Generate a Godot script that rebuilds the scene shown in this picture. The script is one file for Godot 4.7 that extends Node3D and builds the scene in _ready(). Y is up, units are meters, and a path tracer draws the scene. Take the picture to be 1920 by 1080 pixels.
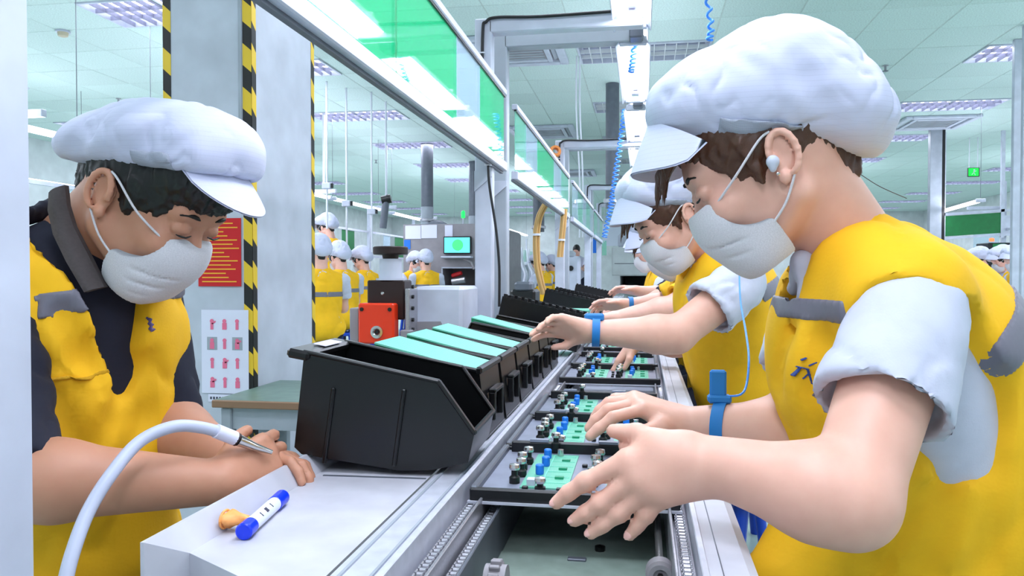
extends Node3D
# An electronics assembly line: workers in yellow vests and white caps on both sides of a chain conveyor.
# World: conveyor runs along -z, y is up, metres. Points measured on the photograph are written as at(column, row, depth).

const FOCAL := 1450.0
const EYE := Vector3(0, 1.03, 0)
var cam_right: Vector3
var cam_up: Vector3
var cam_fwd: Vector3
var taken := {}
var mats := {}
var noise := FastNoiseLite.new()

func _ready() -> void:
	var yaw := atan(245.0 / FOCAL)
	var pitch := atan(28.0 / FOCAL)
	cam_right = Vector3(cos(yaw), 0, -sin(yaw))
	cam_fwd = Vector3(-sin(yaw) * cos(pitch), -sin(pitch), -cos(yaw) * cos(pitch))
	cam_up = cam_right.cross(cam_fwd)
	var cam := Camera3D.new()
	cam.name = "camera"
	cam.fov = rad_to_deg(2.0 * atan(540.0 / FOCAL))
	cam.near = 0.02
	cam.far = 120.0
	add_child(cam)
	cam.transform = Transform3D(Basis(cam_right, cam_up, -cam_fwd), EYE)
	cam.current = true
	var env := Environment.new()
	env.background_mode = Environment.BG_COLOR
	env.background_color = Color(0.75, 0.82, 0.9)
	env.tonemap_mode = Environment.TONE_MAPPER_LINEAR
	env.tonemap_exposure = EXPOSURE
	env.sdfgi_enabled = true
	env.ssao_enabled = true
	env.ssil_enabled = true
	var we := WorldEnvironment.new()
	we.name = "environment"
	we.environment = env
	add_child(we)
	noise.seed = 7
	noise.frequency = 1.0
	noise.fractal_octaves = 2
	make_materials()
	ceiling_lights()
	room()
	column_group()
	conveyor()
	shelf()
	frames()
	line_lamps()
	bins()
	trays()
	small_things()
	left_machine()
	background_left()
	background_far()
	background_right()
	near_woman()
	second_woman()
	third_women()
	left_man()
	far_workers()

const EXPOSURE := 1.06
const TROFFER_ENERGY := 3.0
const LINE_LAMP_ENERGY := 0.66
const TUBE_UP_ENERGY := 0.9
const LAMP_TINT := Color(0.925, 0.935, 1.0)

# ---------------------------------------------------------------- helpers

func at(u: float, v: float, d: float) -> Vector3:
	return EYE + d * (cam_fwd + (u - 960.0) / FOCAL * cam_right - (v - 540.0) / FOCAL * cam_up)

func numbered(called: String) -> String:
	if not taken.has(called):
		taken[called] = 0
		return called
	taken[called] += 1
	return "%s_%03d" % [called, taken[called]]

func thing(called: String, label: String, category: String, where := Vector3.ZERO, group := "", kind := "") -> Node3D:
	var o := Node3D.new()
	o.name = numbered(called)
	add_child(o, true)
	o.position = where
	tag(o, label, category, group, kind)
	return o

func tag(o: Node, label: String, category: String, group := "", kind := "") -> void:
	o.set_meta("label", label)
	o.set_meta("category", category)
	if group != "":
		o.set_meta("group", group)
	if kind != "":
		o.set_meta("kind", kind)

func copy_of(o: Node3D, label := "", where := Vector3.ZERO) -> Node3D:
	var c: Node3D = o.duplicate()
	var base: String = o.name
	var cut := base.length() - 4
	if cut > 0 and base[cut] == "_" and base.substr(cut + 1).is_valid_int():
		base = base.substr(0, cut)
	c.name = numbered(base)
	add_child(c, true)
	if label != "":
		c.set_meta("label", label)
	c.position = where
	return c

func part(parent: Node3D, called: String, mesh: Mesh, m: Material, label := "") -> MeshInstance3D:
	var o := MeshInstance3D.new()
	o.name = called
	o.mesh = mesh
	o.material_override = m
	parent.add_child(o, true)
	if label != "":
		o.set_meta("label", label)
	return o

# a part whose mesh is in world coordinates
func part_world(parent: Node3D, called: String, mesh: Mesh, m: Material, label := "") -> MeshInstance3D:
	var o := part(parent, called, mesh, m, label)
	var base := Vector3.ZERO
	var p: Node = parent
	while p is Node3D and p != self:
		base += (p as Node3D).position
		p = p.get_parent()
	o.position = -base
	return o

func struct(called: String, mesh: Mesh, m: Material, label: String, category: String) -> MeshInstance3D:
	var o := MeshInstance3D.new()
	o.name = numbered(called)
	o.mesh = mesh
	o.material_override = m
	add_child(o, true)
	tag(o, label, category, "", "structure")
	return o

# shape builder: triangles with flat or smooth normals
class Shape:
	var v := PackedVector3Array()
	var n := PackedVector3Array()
	var uv := PackedVector2Array()
	var ix := PackedInt32Array()
	func quad(a: Vector3, b: Vector3, c: Vector3, d: Vector3) -> void:
		# a b c d counter-clockwise seen from outside
		var nn := (b - a).cross(c - a)
		if nn.length_squared() < 1e-16:
			nn = (c - a).cross(d - a)
		nn = nn.normalized()
		var s := v.size()
		v.append_array([a, b, c, d])
		n.append_array([nn, nn, nn, nn])
		uv.append_array([Vector2(0, 1), Vector2(1, 1), Vector2(1, 0), Vector2(0, 0)])
		ix.append_array([s, s + 2, s + 1, s, s + 3, s + 2])
	func tri(a: Vector3, b: Vector3, c: Vector3) -> void:
		var nn := (b - a).cross(c - a).normalized()
		var s := v.size()
		v.append_array([a, b, c])
		n.append_array([nn, nn, nn])
		uv.append_array([Vector2(), Vector2(), Vector2()])
		ix.append_array([s, s + 2, s + 1])
	func box(c: Vector3, size: Vector3, bs := Basis(), bev := 0.0) -> Shape:
		var h := size * 0.5
		var b := minf(bev, minf(h.x, minf(h.y, h.z)) * 0.9)
		if b <= 0.0:
			var p := []
			for i in 8:
				p.append(c + bs * Vector3(h.x if i & 1 else -h.x, h.y if i & 2 else -h.y, h.z if i & 4 else -h.z))
			quad(p[4], p[5], p[7], p[6])
			quad(p[1], p[0], p[2], p[3])
			quad(p[5], p[1], p[3], p[7])
			quad(p[0], p[4], p[6], p[2])
			quad(p[6], p[7], p[3], p[2])
			quad(p[0], p[1], p[5], p[4])
			return self
		var q := []
		for i in 8:
			var s := Vector3(1 if i & 1 else -1, 1 if i & 2 else -1, 1 if i & 4 else -1)
			q.append([c + bs * (s * Vector3(h.x, h.y - b, h.z - b)), c + bs * (s * Vector3(h.x - b, h.y, h.z - b)), c + bs * (s * Vector3(h.x - b, h.y - b, h.z))])
		quad(q[4][2], q[5][2], q[7][2], q[6][2])
		quad(q[1][2], q[0][2], q[2][2], q[3][2])
		quad(q[5][0], q[1][0], q[3][0], q[7][0])
		quad(q[0][0], q[4][0], q[6][0], q[2][0])
		quad(q[6][1], q[7][1], q[3][1], q[2][1])
		quad(q[0][1], q[1][1], q[5][1], q[4][1])
		# edges along x, y, z
		quad(q[6][2], q[7][2], q[7][1], q[6][1])
		quad(q[2][1], q[3][1], q[3][2], q[2][2])
		quad(q[4][1], q[5][1], q[5][2], q[4][2])
		quad(q[0][2], q[1][2], q[1][1], q[0][1])
		quad(q[5][2], q[5][0], q[7][0], q[7][2])
		quad(q[4][0], q[4][2], q[6][2], q[6][0])
		quad(q[1][0], q[1][2], q[3][2], q[3][0])
		quad(q[0][2], q[0][0], q[2][0], q[2][2])
		quad(q[3][1], q[7][1], q[7][0], q[3][0])
		quad(q[6][1], q[2][1], q[2][0], q[6][0])
		quad(q[5][1], q[1][1], q[1][0], q[5][0])
		quad(q[0][1], q[4][1], q[4][0], q[0][0])
		for i in 8:
			var a: Vector3 = q[i][0]
			var d: Vector3 = q[i][1]
			var e: Vector3 = q[i][2]
			if (d - a).cross(e - a).dot((a + d + e) / 3.0 - c) > 0:
				tri(a, d, e)
			else:
				tri(a, e, d)
		return self
	# smooth grid of rows of points (each row the same length), closed = rows wrap round
	func grid(rows: Array, closed := false) -> Shape:
		var s := v.size()
		var w: int = rows[0].size()
		var hgt := rows.size()
		for r in hgt:
			for c in w:
				var p: Vector3 = rows[r][c]
				var cl := (c - 1 + w) % w if closed else maxi(c - 1, 0)
				var cr := (c + 1) % w if closed else mini(c + 1, w - 1)
				var dx: Vector3 = rows[r][cr] - rows[r][cl]
				var dy: Vector3 = rows[mini(r + 1, hgt - 1)][c] - rows[maxi(r - 1, 0)][c]
				v.append(p)
				n.append(dx.cross(dy).normalized())
				uv.append(Vector2(float(c) / maxi(w - 1, 1), float(r) / maxi(hgt - 1, 1)))
		for r in hgt - 1:
			for c in (w if closed else w - 1):
				var c2 := (c + 1) % w
				var a := s + r * w + c
				var b := s + r * w + c2
				var d := s + (r + 1) * w + c
				var e := s + (r + 1) * w + c2
				ix.append_array([a, e, b, a, d, e])
		return self
	# tube along points; radius may be a number or an array
	func tube(pts: Array, rad: Variant, segs := 10, caps := true) -> Shape:
		var rows := []
		var prev := Vector3.ZERO
		for i in pts.size():
			var p: Vector3 = pts[i]
			var a: Vector3 = pts[maxi(i - 1, 0)]
			var b: Vector3 = pts[mini(i + 1, pts.size() - 1)]
			var t := (b - a).normalized()
			if prev == Vector3.ZERO:
				prev = t.cross(Vector3.UP if absf(t.y) < 0.9 else Vector3.RIGHT).normalized()
			var x := (prev - t * prev.dot(t)).normalized()
			prev = x
			var y := t.cross(x)
			var r: float = rad[i] if rad is Array else rad
			var row := []
			for k in segs:
				var an := TAU * k / segs
				row.append(p + (x * cos(an) + y * sin(an)) * r)
			rows.append(row)
		grid(rows, true)
		if caps:
			for e in 2:
				var row: Array = rows[0] if e == 0 else rows[-1]
				var c: Vector3 = pts[0] if e == 0 else pts[-1]
				for k in segs:
					if e == 0:
						tri(c, row[(k + 1) % segs], row[k])
					else:
						tri(c, row[k], row[(k + 1) % segs])
		return self
	# turned shape about the axis a -> direction dir: profile of (radius, height) pairs
	func lathe(a: Vector3, dir: Vector3, prof: Array, segs := 16) -> Shape:
		var t := dir.normalized()
		var x := t.cross(Vector3.UP if absf(t.y) < 0.9 else Vector3.RIGHT).normalized()
		var y := t.cross(x)
		for i in prof.size() - 1:
			var rows := []
			for j in 2:
				var row := []
				for k in segs:
					var an := TAU * k / segs
					row.append(a + t * prof[i + j][1] + (x * cos(an) + y * sin(an)) * maxf(prof[i + j][0], 0.00005))
				rows.append(row)
			grid(rows, true)
		return self
	# extrude polygon (Vector2 list, counter-clockwise in x/y) by depth along z of the basis
	func prism(c: Vector3, poly: Array, depth: float, bs := Basis()) -> Shape:
		var tris := Geometry2D.triangulate_polygon(PackedVector2Array(poly))
		var f := []
		var b := []
		for p in poly:
			f.append(c + bs * Vector3(p.x, p.y, depth * 0.5))
			b.append(c + bs * Vector3(p.x, p.y, -depth * 0.5))
		for i in range(0, tris.size(), 3):
			var q := [tris[i], tris[i + 1], tris[i + 2]]
			var area: float = (poly[q[1]] - poly[q[0]]).cross(poly[q[2]] - poly[q[0]])
			if area < 0:
				q = [q[0], q[2], q[1]]
			tri(f[q[0]], f[q[1]], f[q[2]])
			tri(b[q[0]], b[q[2]], b[q[1]])
		var ccw := not Geometry2D.is_polygon_clockwise(PackedVector2Array(poly))
		for i in poly.size():
			var j := (i + 1) % poly.size()
			if ccw:
				quad(b[i], b[j], f[j], f[i])
			else:
				quad(b[j], b[i], f[i], f[j])
		return self
	func mesh() -> ArrayMesh:
		var arr := []
		arr.resize(Mesh.ARRAY_MAX)
		arr[Mesh.ARRAY_VERTEX] = v
		arr[Mesh.ARRAY_NORMAL] = n
		arr[Mesh.ARRAY_TEX_UV] = uv
		arr[Mesh.ARRAY_INDEX] = ix
		var m := ArrayMesh.new()
		m.add_surface_from_arrays(Mesh.PRIMITIVE_TRIANGLES, arr)
		return m

func bx(c: Vector3, size: Vector3, bev := 0.0, bs := Basis()) -> ArrayMesh:
	return Shape.new().box(c, size, bs, bev).mesh()

func curve(pts: Array, steps := 8) -> Array:
	var out := []
	for i in pts.size() - 1:
		var p0: Vector3 = pts[maxi(i - 1, 0)]
		var p1: Vector3 = pts[i]
		var p2: Vector3 = pts[i + 1]
		var p3: Vector3 = pts[mini(i + 2, pts.size() - 1)]
		for k in steps:
			out.append(p1.cubic_interpolate(p2, p0, p3, float(k) / steps))
	out.append(pts[-1])
	return out

# ---------------------------------------------------------------- signed distance fields for bodies and clothes
# a primitive is [type, data..., k, op]; op 0 joins, 1 cuts
func cap(a: Vector3, b: Vector3, ra: float, rb: float, k := 0.012, op := 0) -> Array:
	return [0, a, b, ra, rb, k, op]

func ell(c: Vector3, r: Vector3, bs := Basis(), k := 0.012, op := 0) -> Array:
	return [1, c, r, bs.transposed(), 0.0, k, op, bs]

func slab(c: Vector3, half: Vector3, bs := Basis(), k := 0.001, op := 0) -> Array:
	return [2, c, half, bs.transposed(), 0.0, k, op, bs]

func prim_box(p: Array) -> AABB:
	if p[0] == 0:
		var r := maxf(p[3], p[4])
		var b := AABB(p[1], Vector3.ZERO).expand(p[2])
		return b.grow(r)
	var bs: Basis = p[7]
	var s: Vector3 = p[2]
	var e := Vector3(absf(bs.x.x) * s.x + absf(bs.y.x) * s.y + absf(bs.z.x) * s.z, absf(bs.x.y) * s.x + absf(bs.y.y) * s.y + absf(bs.z.y) * s.z, absf(bs.x.z) * s.x + absf(bs.y.z) * s.y + absf(bs.z.z) * s.z)
	return AABB(p[1] - e, e * 2.0)

func fill(prims: Array, lo: Vector3, nx: int, ny: int, nz: int, h: float, grow := 0.0) -> PackedFloat32Array:
	var d := PackedFloat32Array()
	d.resize(nx * ny * nz)
	d.fill(0.5)
	for p in prims:
		var k: float = maxf(p[5], 0.0001)
		var op: int = p[6]
		var b := prim_box(p).grow(k + 2.5 * h + maxf(grow, 0.0))
		var x0 := clampi(int(floor((b.position.x - lo.x) / h)), 0, nx)
		var x1 := clampi(int(ceil((b.end.x - lo.x) / h)) + 1, 0, nx)
		var y0 := clampi(int(floor((b.position.y - lo.y) / h)), 0, ny)
		var y1 := clampi(int(ceil((b.end.y - lo.y) / h)) + 1, 0, ny)
		var z0 := clampi(int(floor((b.position.z - lo.z) / h)), 0, nz)
		var z1 := clampi(int(ceil((b.end.z - lo.z) / h)) + 1, 0, nz)
		var kind: int = p[0]
		var a: Vector3 = p[1]
		var s: Vector3 = p[2]
		var ba := s - a
		var inv := 1.0 / maxf(ba.length_squared(), 1e-9)
		var ra: float = p[3] if kind == 0 else 0.0
		var rb: float = p[4] if kind == 0 else 0.0
		var bt: Basis = p[3] if kind != 0 else Basis()
		var g := grow if op == 0 else 0.0
		ra += g
		rb += g
		if kind != 0:
			s += Vector3(g, g, g)
		for z in range(z0, z1):
			for y in range(y0, y1):
				var row := (z * ny + y) * nx
				for x in range(x0, x1):
					var q := lo + Vector3(x, y, z) * h - a
					var e := 0.0
					if kind == 0:
						var t := clampf(q.dot(ba) * inv, 0.0, 1.0)
						e = (q - ba * t).length() - ra - (rb - ra) * t
					elif kind == 1:
						q = bt * q
						var w := q / s
						var k0 := w.length()
						e = k0 * (k0 - 1.0) / maxf((w / s).length(), 0.0001)
					else:
						q = (bt * q).abs() - s
						e = q.max(Vector3.ZERO).length() + minf(maxf(q.x, maxf(q.y, q.z)), 0.0)
					var o := d[row + x]
					if op == 0:
						var m := maxf(k - absf(o - e), 0.0)
						d[row + x] = minf(o, e) - m * m / k * 0.25
					else:
						e = -e
						var m := maxf(k - absf(o - e), 0.0)
						d[row + x] = maxf(o, e) + m * m / k * 0.25
	return d

# the joined distance at one point, and the first surface along a ray
func field_at(prims: Array, p: Vector3) -> float:
	var d := 0.5
	for q in prims:
		var e := 0.0
		if q[0] == 0:
			var ba: Vector3 = q[2] - q[1]
			var t := clampf((p - q[1]).dot(ba) / maxf(ba.length_squared(), 1e-9), 0.0, 1.0)
			e = (p - q[1] - ba * t).length() - lerpf(q[3], q[4], t)
		elif q[0] == 1:
			var w: Vector3 = (q[3] * (p - q[1])) / q[2]
			e = w.length() * (w.length() - 1.0) / maxf((w / q[2]).length(), 0.0001)
		else:
			var w: Vector3 = (q[3] * (p - q[1])).abs() - q[2]
			e = w.max(Vector3.ZERO).length() + minf(maxf(w.x, maxf(w.y, w.z)), 0.0)
		var k: float = maxf(q[5], 0.0001)
		if q[6] == 1:
			e = -e
		var m := maxf(k - absf(d - e), 0.0)
		d = minf(d, e) - m * m / k * 0.25 if q[6] == 0 else maxf(d, e) + m * m / k * 0.25
	return d

func surface_on(prims: Array, u: float, v: float, from: float) -> Vector3:
	var t := from
	for k in 400:
		if field_at(prims, at(u, v, t)) < 0.0:
			break
		t += 0.002
	return at(u, v, t)

class Surf:
	var v := PackedVector3Array()
	var n := PackedVector3Array()
	var ix := PackedInt32Array()
	func mesh() -> ArrayMesh:
		var arr := []
		arr.resize(Mesh.ARRAY_MAX)
		arr[Mesh.ARRAY_VERTEX] = v
		arr[Mesh.ARRAY_NORMAL] = n
		arr[Mesh.ARRAY_INDEX] = ix
		var m := ArrayMesh.new()
		m.add_surface_from_arrays(Mesh.PRIMITIVE_TRIANGLES, arr)
		return m

# surface nets of the joined primitives into out; region limits the surface to where other primitives are; rough pushes the surface by noise [amount, scale vector]
func net(out: Surf, prims: Array, h: float, region := [], grow := 0.0, rough := []) -> Surf:
	var first_v := out.v.size()
	var b: AABB
	var first := true
	for p in (region if region.size() else prims):
		if p[6] == 0:
			b = prim_box(p) if first else b.merge(prim_box(p))
			first = false
	b = b.grow(h * 2.2 + maxf(grow, 0.0) + 0.004)
	var lo := b.position
	var nx := int(b.size.x / h) + 2
	var ny := int(b.size.y / h) + 2
	var nz := int(b.size.z / h) + 2
	var d := fill(prims, lo, nx, ny, nz, h, grow)
	var d0 := d
	if region.size():
		d0 = d.duplicate()
		var e := fill(region, lo, nx, ny, nz, h)
		for i in d.size():
			if e[i] > d[i]:
				d[i] = e[i]
	var id := PackedInt32Array()
	id.resize(d.size())
	id.fill(-1)
	var off := [0, 1, nx, nx + 1, nx * ny, nx * ny + 1, nx * ny + nx, nx * ny + nx + 1]
	var c := PackedFloat32Array()
	c.resize(8)
	var ea := [0, 2, 4, 6, 0, 1, 4, 5, 0, 1, 2, 3]
	var eb := [1, 3, 5, 7, 2, 3, 6, 7, 4, 5, 6, 7]
	var o4: int = off[4]
	for z in nz - 1:
		for y in ny - 1:
			var row := (z * ny + y) * nx
			for x in nx - 1:
				var i := row + x
				var c0 := d[i]
				if c0 > 0.06:
					continue
				var inside := c0 < 0.0
				if (d[i + 1] < 0.0) == inside and (d[i + nx] < 0.0) == inside and (d[i + nx + 1] < 0.0) == inside and (d[i + o4] < 0.0) == inside and (d[i + o4 + 1] < 0.0) == inside and (d[i + o4 + nx] < 0.0) == inside and (d[i + o4 + nx + 1] < 0.0) == inside:
					continue
				for k in 8:
					c[k] = d[i + off[k]]
				var sum := Vector3.ZERO
				var cnt := 0
				for k in 12:
					var p := c[ea[k]]
					var q := c[eb[k]]
					if (p < 0.0) != (q < 0.0):
						var t := p / (p - q)
						var ai: int = ea[k]
						var bi: int = eb[k]
						sum += Vector3(ai & 1, (ai >> 1) & 1, ai >> 2).lerp(Vector3(bi & 1, (bi >> 1) & 1, bi >> 2), t)
						cnt += 1
				if region.size():
					for k in 8:
						c[k] = d0[i + off[k]]
				var g := Vector3(c[1] + c[3] + c[5] + c[7] - c[0] - c[2] - c[4] - c[6], c[2] + c[3] + c[6] + c[7] - c[0] - c[1] - c[4] - c[5], c[4] + c[5] + c[6] + c[7] - c[0] - c[1] - c[2] - c[3]).normalized()
				var pos := lo + (Vector3(x, y, z) + sum / cnt) * h
				id[i] = out.v.size()
				out.v.append(pos)
				out.n.append(g)
	var start := out.ix.size()
	var step := [1, nx, o4]
	for z in range(1, nz - 1):
		for y in range(1, ny - 1):
			var row := (z * ny + y) * nx
			for x in range(1, nx - 1):
				var i := row + x
				if id[i] < 0 and id[i - 1] < 0 and id[i - nx] < 0:
					continue
				var inside := d[i] < 0.0
				for ax in 3:
					if (d[i + step[ax]] < 0.0) == inside:
						continue
					var s1: int = step[(ax + 1) % 3]
					var s2: int = step[(ax + 2) % 3]
					var a := id[i]
					var b2 := id[i - s1]
					var c2 := id[i - s1 - s2]
					var e2 := id[i - s2]
					if a < 0 or b2 < 0 or c2 < 0 or e2 < 0:
						continue
					if inside:
						out.ix.append_array([a, c2, b2, a, e2, c2])
					else:
						out.ix.append_array([a, b2, c2, a, c2, e2])
	if rough.size():
		var amount: float = rough[0]
		var sc: Vector3 = rough[1]
		for i in range(first_v, out.v.size()):
			var p := out.v[i]
			var q := p * sc
			var push := amount * noise.get_noise_3dv(q)
			if rough.size() > 2:
				# creases: narrow valleys along the zero lines of a second noise
				var c3: Vector3 = rough[3]
				var v := 1.0 - absf(noise.get_noise_3dv(p * c3 + Vector3(31, 7, 3)))
				var w := 0.5 + noise.get_noise_3dv(p * c3 * 0.6 + Vector3(3, 57, 13))
				push -= rough[2] * pow(v, 6.0) * clampf(w, 0.0, 1.0)
			out.v[i] = p + out.n[i] * push
		var acc := PackedVector3Array()
		acc.resize(out.v.size() - first_v)
		for i in range(start, out.ix.size(), 3):
			var a := out.ix[i]
			var b2 := out.ix[i + 1]
			var c2 := out.ix[i + 2]
			var nn := (out.v[c2] - out.v[a]).cross(out.v[b2] - out.v[a])
			acc[a - first_v] += nn
			acc[b2 - first_v] += nn
			acc[c2 - first_v] += nn
		for i in acc.size():
			if acc[i].length_squared() > 0.0:
				out.n[first_v + i] = acc[i].normalized()
	return out

# ---------------------------------------------------------------- materials

func mat(called: String, c: Color, rough := 0.6, metal := 0.0) -> StandardMaterial3D:
	if mats.has(called):
		return mats[called]
	var m := StandardMaterial3D.new()
	m.resource_name = called
	m.albedo_color = c
	m.roughness = rough
	m.metallic = metal
	mats[called] = m
	return m

func noise_tex(seed_: int, freq: float, ramp_lo: Color, ramp_hi: Color, size := 256, as_normal := false, bump := 4.0) -> NoiseTexture2D:
	var f := FastNoiseLite.new()
	f.seed = seed_
	f.frequency = freq
	f.fractal_octaves = 4
	var t := NoiseTexture2D.new()
	t.width = size
	t.height = size
	t.seamless = true
	t.noise = f
	if as_normal:
		t.as_normal_map = true
		t.bump_strength = bump
	else:
		var g := Gradient.new()
		g.set_color(0, ramp_lo)
		g.set_color(1, ramp_hi)
		t.color_ramp = g
	return t

func textured(called: String, c: Color, rough: float, tex: Texture2D, scale: float, metal := 0.0) -> StandardMaterial3D:
	var m := mat(called, c, rough, metal)
	m.albedo_texture = tex
	m.uv1_triplanar = true
	m.uv1_scale = Vector3.ONE * scale
	return m

func weave(period: int, lo: Color, hi: Color, lines_x := true, lines_y := true) -> ImageTexture:
	var im := Image.create(64, 64, false, Image.FORMAT_RGB8)
	for y in 64:
		for x in 64:
			var on := (lines_x and x % period == 0) or (lines_y and y % period == 0)
			im.set_pixel(x, y, lo if on else hi)
	return ImageTexture.create_from_image(im)

func pane(called: String, c: Color, alpha: float) -> StandardMaterial3D:
	var m := mat(called, Color(c, alpha), 0.03)
	m.transparency = BaseMaterial3D.TRANSPARENCY_ALPHA
	m.cull_mode = BaseMaterial3D.CULL_DISABLED
	m.metallic_specular = 0.5
	return m

func glow(called: String, c: Color, energy: float) -> StandardMaterial3D:
	var m := mat(called, c, 0.4)
	m.emission_enabled = true
	m.emission = c
	m.emission_energy_multiplier = energy
	return m

func make_materials() -> void:
	var soft := noise_tex(1, 0.02, Color(0.9, 0.9, 0.9), Color(1, 1, 1))
	var fine := noise_tex(2, 0.09, Color(0.86, 0.86, 0.86), Color(1, 1, 1))
	var bump := noise_tex(3, 0.05, Color.BLACK, Color.WHITE, 256, true, 3.0)
	var cloth := noise_tex(4, 0.25, Color.BLACK, Color.WHITE, 256, true, 2.0)
	textured("paint_white", Color(0.79, 0.81, 0.87), 0.4, soft, 1.3)
	textured("paint_shelf", Color(0.79, 0.79, 0.83), 0.45, soft, 2.0)
	textured("paint_grey", Color(0.66, 0.69, 0.73), 0.45, soft, 1.1)
	textured("column_paint", Color(0.79, 0.81, 0.86), 0.5, soft, 0.8)
	textured("aluminium", Color(0.84, 0.85, 0.90), 0.35, soft, 6.0, 0.25)
	textured("steel", Color(0.72, 0.72, 0.75), 0.3, fine, 8.0, 0.6)
	textured("ceiling_tile", Color(0.84, 0.92, 0.90), 0.9, fine, 2.5)
	textured("ceiling_grid", Color(0.76, 0.82, 0.80), 0.7, soft, 2.0)
	textured("wall", Color(0.88, 0.90, 0.91), 0.7, soft, 0.5)
	var fl := textured("floor_epoxy", Color(0.72, 0.80, 0.77), 0.25, noise_tex(9, 0.012, Color(0.92, 0.95, 0.93), Color(1, 1, 1), 512), 0.35)
	fl.metallic_specular = 0.5
	var even := noise_tex(5, 0.02, Color(0.96, 0.96, 0.96), Color(1, 1, 1))
	var ye := textured("vest_yellow", Color(0.99, 0.75, 0.05), 0.8, even, 3.0)
	ye.normal_enabled = true
	ye.normal_texture = cloth
	ye.normal_scale = 0.1
	textured("vest_band", Color(0.46, 0.45, 0.50), 0.5, even, 14.0)
	textured("vest_seam", Color(0.88, 0.66, 0.05), 0.8, fine, 10.0)
	var cp := textured("cap_white", Color(0.79, 0.80, 0.89), 0.85, weave(16, Color(0.93, 0.93, 0.94), Color(1, 1, 1), false, true), 40.0)
	cp.normal_enabled = true
	cp.normal_texture = bump
	cp.normal_scale = 0.12
	textured("cap_mesh", Color(0.66, 0.68, 0.74), 0.9, weave(8, Color(0.75, 0.75, 0.75), Color(1, 1, 1)), 90.0)
	var mk := textured("mask_white", Color(0.90, 0.89, 0.91), 0.9, fine, 20.0)
	mk.backlight_enabled = true
	mk.backlight = Color(0.1, 0.1, 0.1)
	var sh := textured("shirt_white", Color(0.79, 0.80, 0.87), 0.85, even, 6.0)
	sh.normal_enabled = true
	sh.normal_texture = cloth
	sh.normal_scale = 0.1
	textured("jacket_navy", Color(0.10, 0.11, 0.19), 0.85, fine, 8.0)
	textured("jacket_grey", Color(0.32, 0.29, 0.29), 0.85, fine, 8.0)
	textured("jeans", Color(0.25, 0.26, 0.31), 0.9, fine, 9.0)
	textured("trousers_navy", Color(0.09, 0.11, 0.20), 0.9, fine, 9.0)
	textured("shoe_dark", Color(0.10, 0.10, 0.12), 0.6, soft, 8.0)
	for s in [["skin_light", Color(0.90, 0.70, 0.62)], ["skin_tan", Color(0.78, 0.56, 0.45)], ["skin_hand", Color(0.92, 0.72, 0.65)]]:
		var k := textured(s[0], s[1], 0.5, noise_tex(12, 0.02, Color(0.97, 0.945, 0.94), Color(1, 1, 1)), 7.0)
		k.subsurf_scatter_enabled = true
		k.subsurf_scatter_strength = 0.08
	textured("louvre", Color(0.60, 0.60, 0.68), 0.4, soft, 4.0)
	mat("nail", Color(0.93, 0.72, 0.68), 0.3)
	textured("hair_black", Color(0.07, 0.055, 0.05), 0.45, noise_tex(20, 0.2, Color(0.5, 0.5, 0.5), Color(1, 1, 1)), 20.0)
	textured("hair_brown", Color(0.40, 0.25, 0.17), 0.45, noise_tex(21, 0.2, Color(0.5, 0.45, 0.4), Color(1, 1, 1)), 20.0)
	mat("lash", Color(0.05, 0.035, 0.03), 0.6)
	textured("bin_black", Color(0.022, 0.024, 0.032), 0.32, soft, 3.0)
	textured("tray_black", Color(0.045, 0.05, 0.07), 0.4, soft, 5.0)
	textured("tray_plate", Color(0.54, 0.56, 0.63), 0.35, soft, 5.0)
	textured("board_green", Color(0.12, 0.62, 0.45), 0.4, noise_tex(30, 0.12, Color(0.75, 0.8, 0.78), Color(1, 1, 1)), 9.0)
	textured("board_edge", Color(0.50, 0.87, 0.76), 0.5, fine, 14.0)
	textured("board_tray", Color(0.50, 0.84, 0.72), 0.35, noise_tex(31, 0.2, Color(0.6, 0.7, 0.68), Color(1, 1, 1)), 14.0)
	mat("blue_part", Color(0.10, 0.45, 0.88), 0.4)
	mat("chrome", Color(0.80, 0.79, 0.78), 0.2, 0.9)
	mat("black_plastic", Color(0.03, 0.03, 0.035), 0.4)
	mat("black_cable", Color(0.035, 0.04, 0.06), 0.5)
	mat("white_cable", Color(0.85, 0.86, 0.90), 0.5)
	mat("tan_cable", Color(0.78, 0.62, 0.38), 0.6)
	mat("blue_cable", Color(0.25, 0.55, 0.92), 0.4)
	mat("strap_blue", Color(0.10, 0.46, 0.74), 0.6)
	mat("tape_yellow", Color(0.92, 0.76, 0.16), 0.5)
	mat("tape_black", Color(0.06, 0.05, 0.05), 0.5)
	pane("acrylic_green", Color(0.12, 0.85, 0.56), 0.6)
	pane("acrylic_clear", Color(0.78, 0.90, 0.97), 0.35)
	pane("acrylic_pale", Color(0.50, 0.90, 0.76), 0.42)
	mat("hose_grey", Color(0.74, 0.76, 0.84), 0.4)
	mat("paper", Color(0.88, 0.88, 0.95), 0.8)
	mat("notice_red", Color(0.80, 0.05, 0.09), 0.6)
	mat("print_yellow", Color(0.95, 0.70, 0.20), 0.7)
	mat("print_pink", Color(0.92, 0.45, 0.58), 0.8)
	mat("print_dark", Color(0.25, 0.25, 0.32), 0.8)
	mat("marker_blue", Color(0.02, 0.20, 0.85), 0.3)
	mat("marker_white", Color(0.86, 0.88, 0.95), 0.35)
	mat("orange_rubber", Color(0.98, 0.66, 0.36), 0.5)
	mat("motor_orange", Color(0.92, 0.22, 0.07), 0.4)
	mat("motor_brown", Color(0.19, 0.13, 0.13), 0.4, 0.3)
	textured("machine_grey", Color(0.60, 0.58, 0.60), 0.5, soft, 1.0)
	textured("duct_grey", Color(0.42, 0.44, 0.48), 0.45, soft, 2.0, 0.4)
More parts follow.
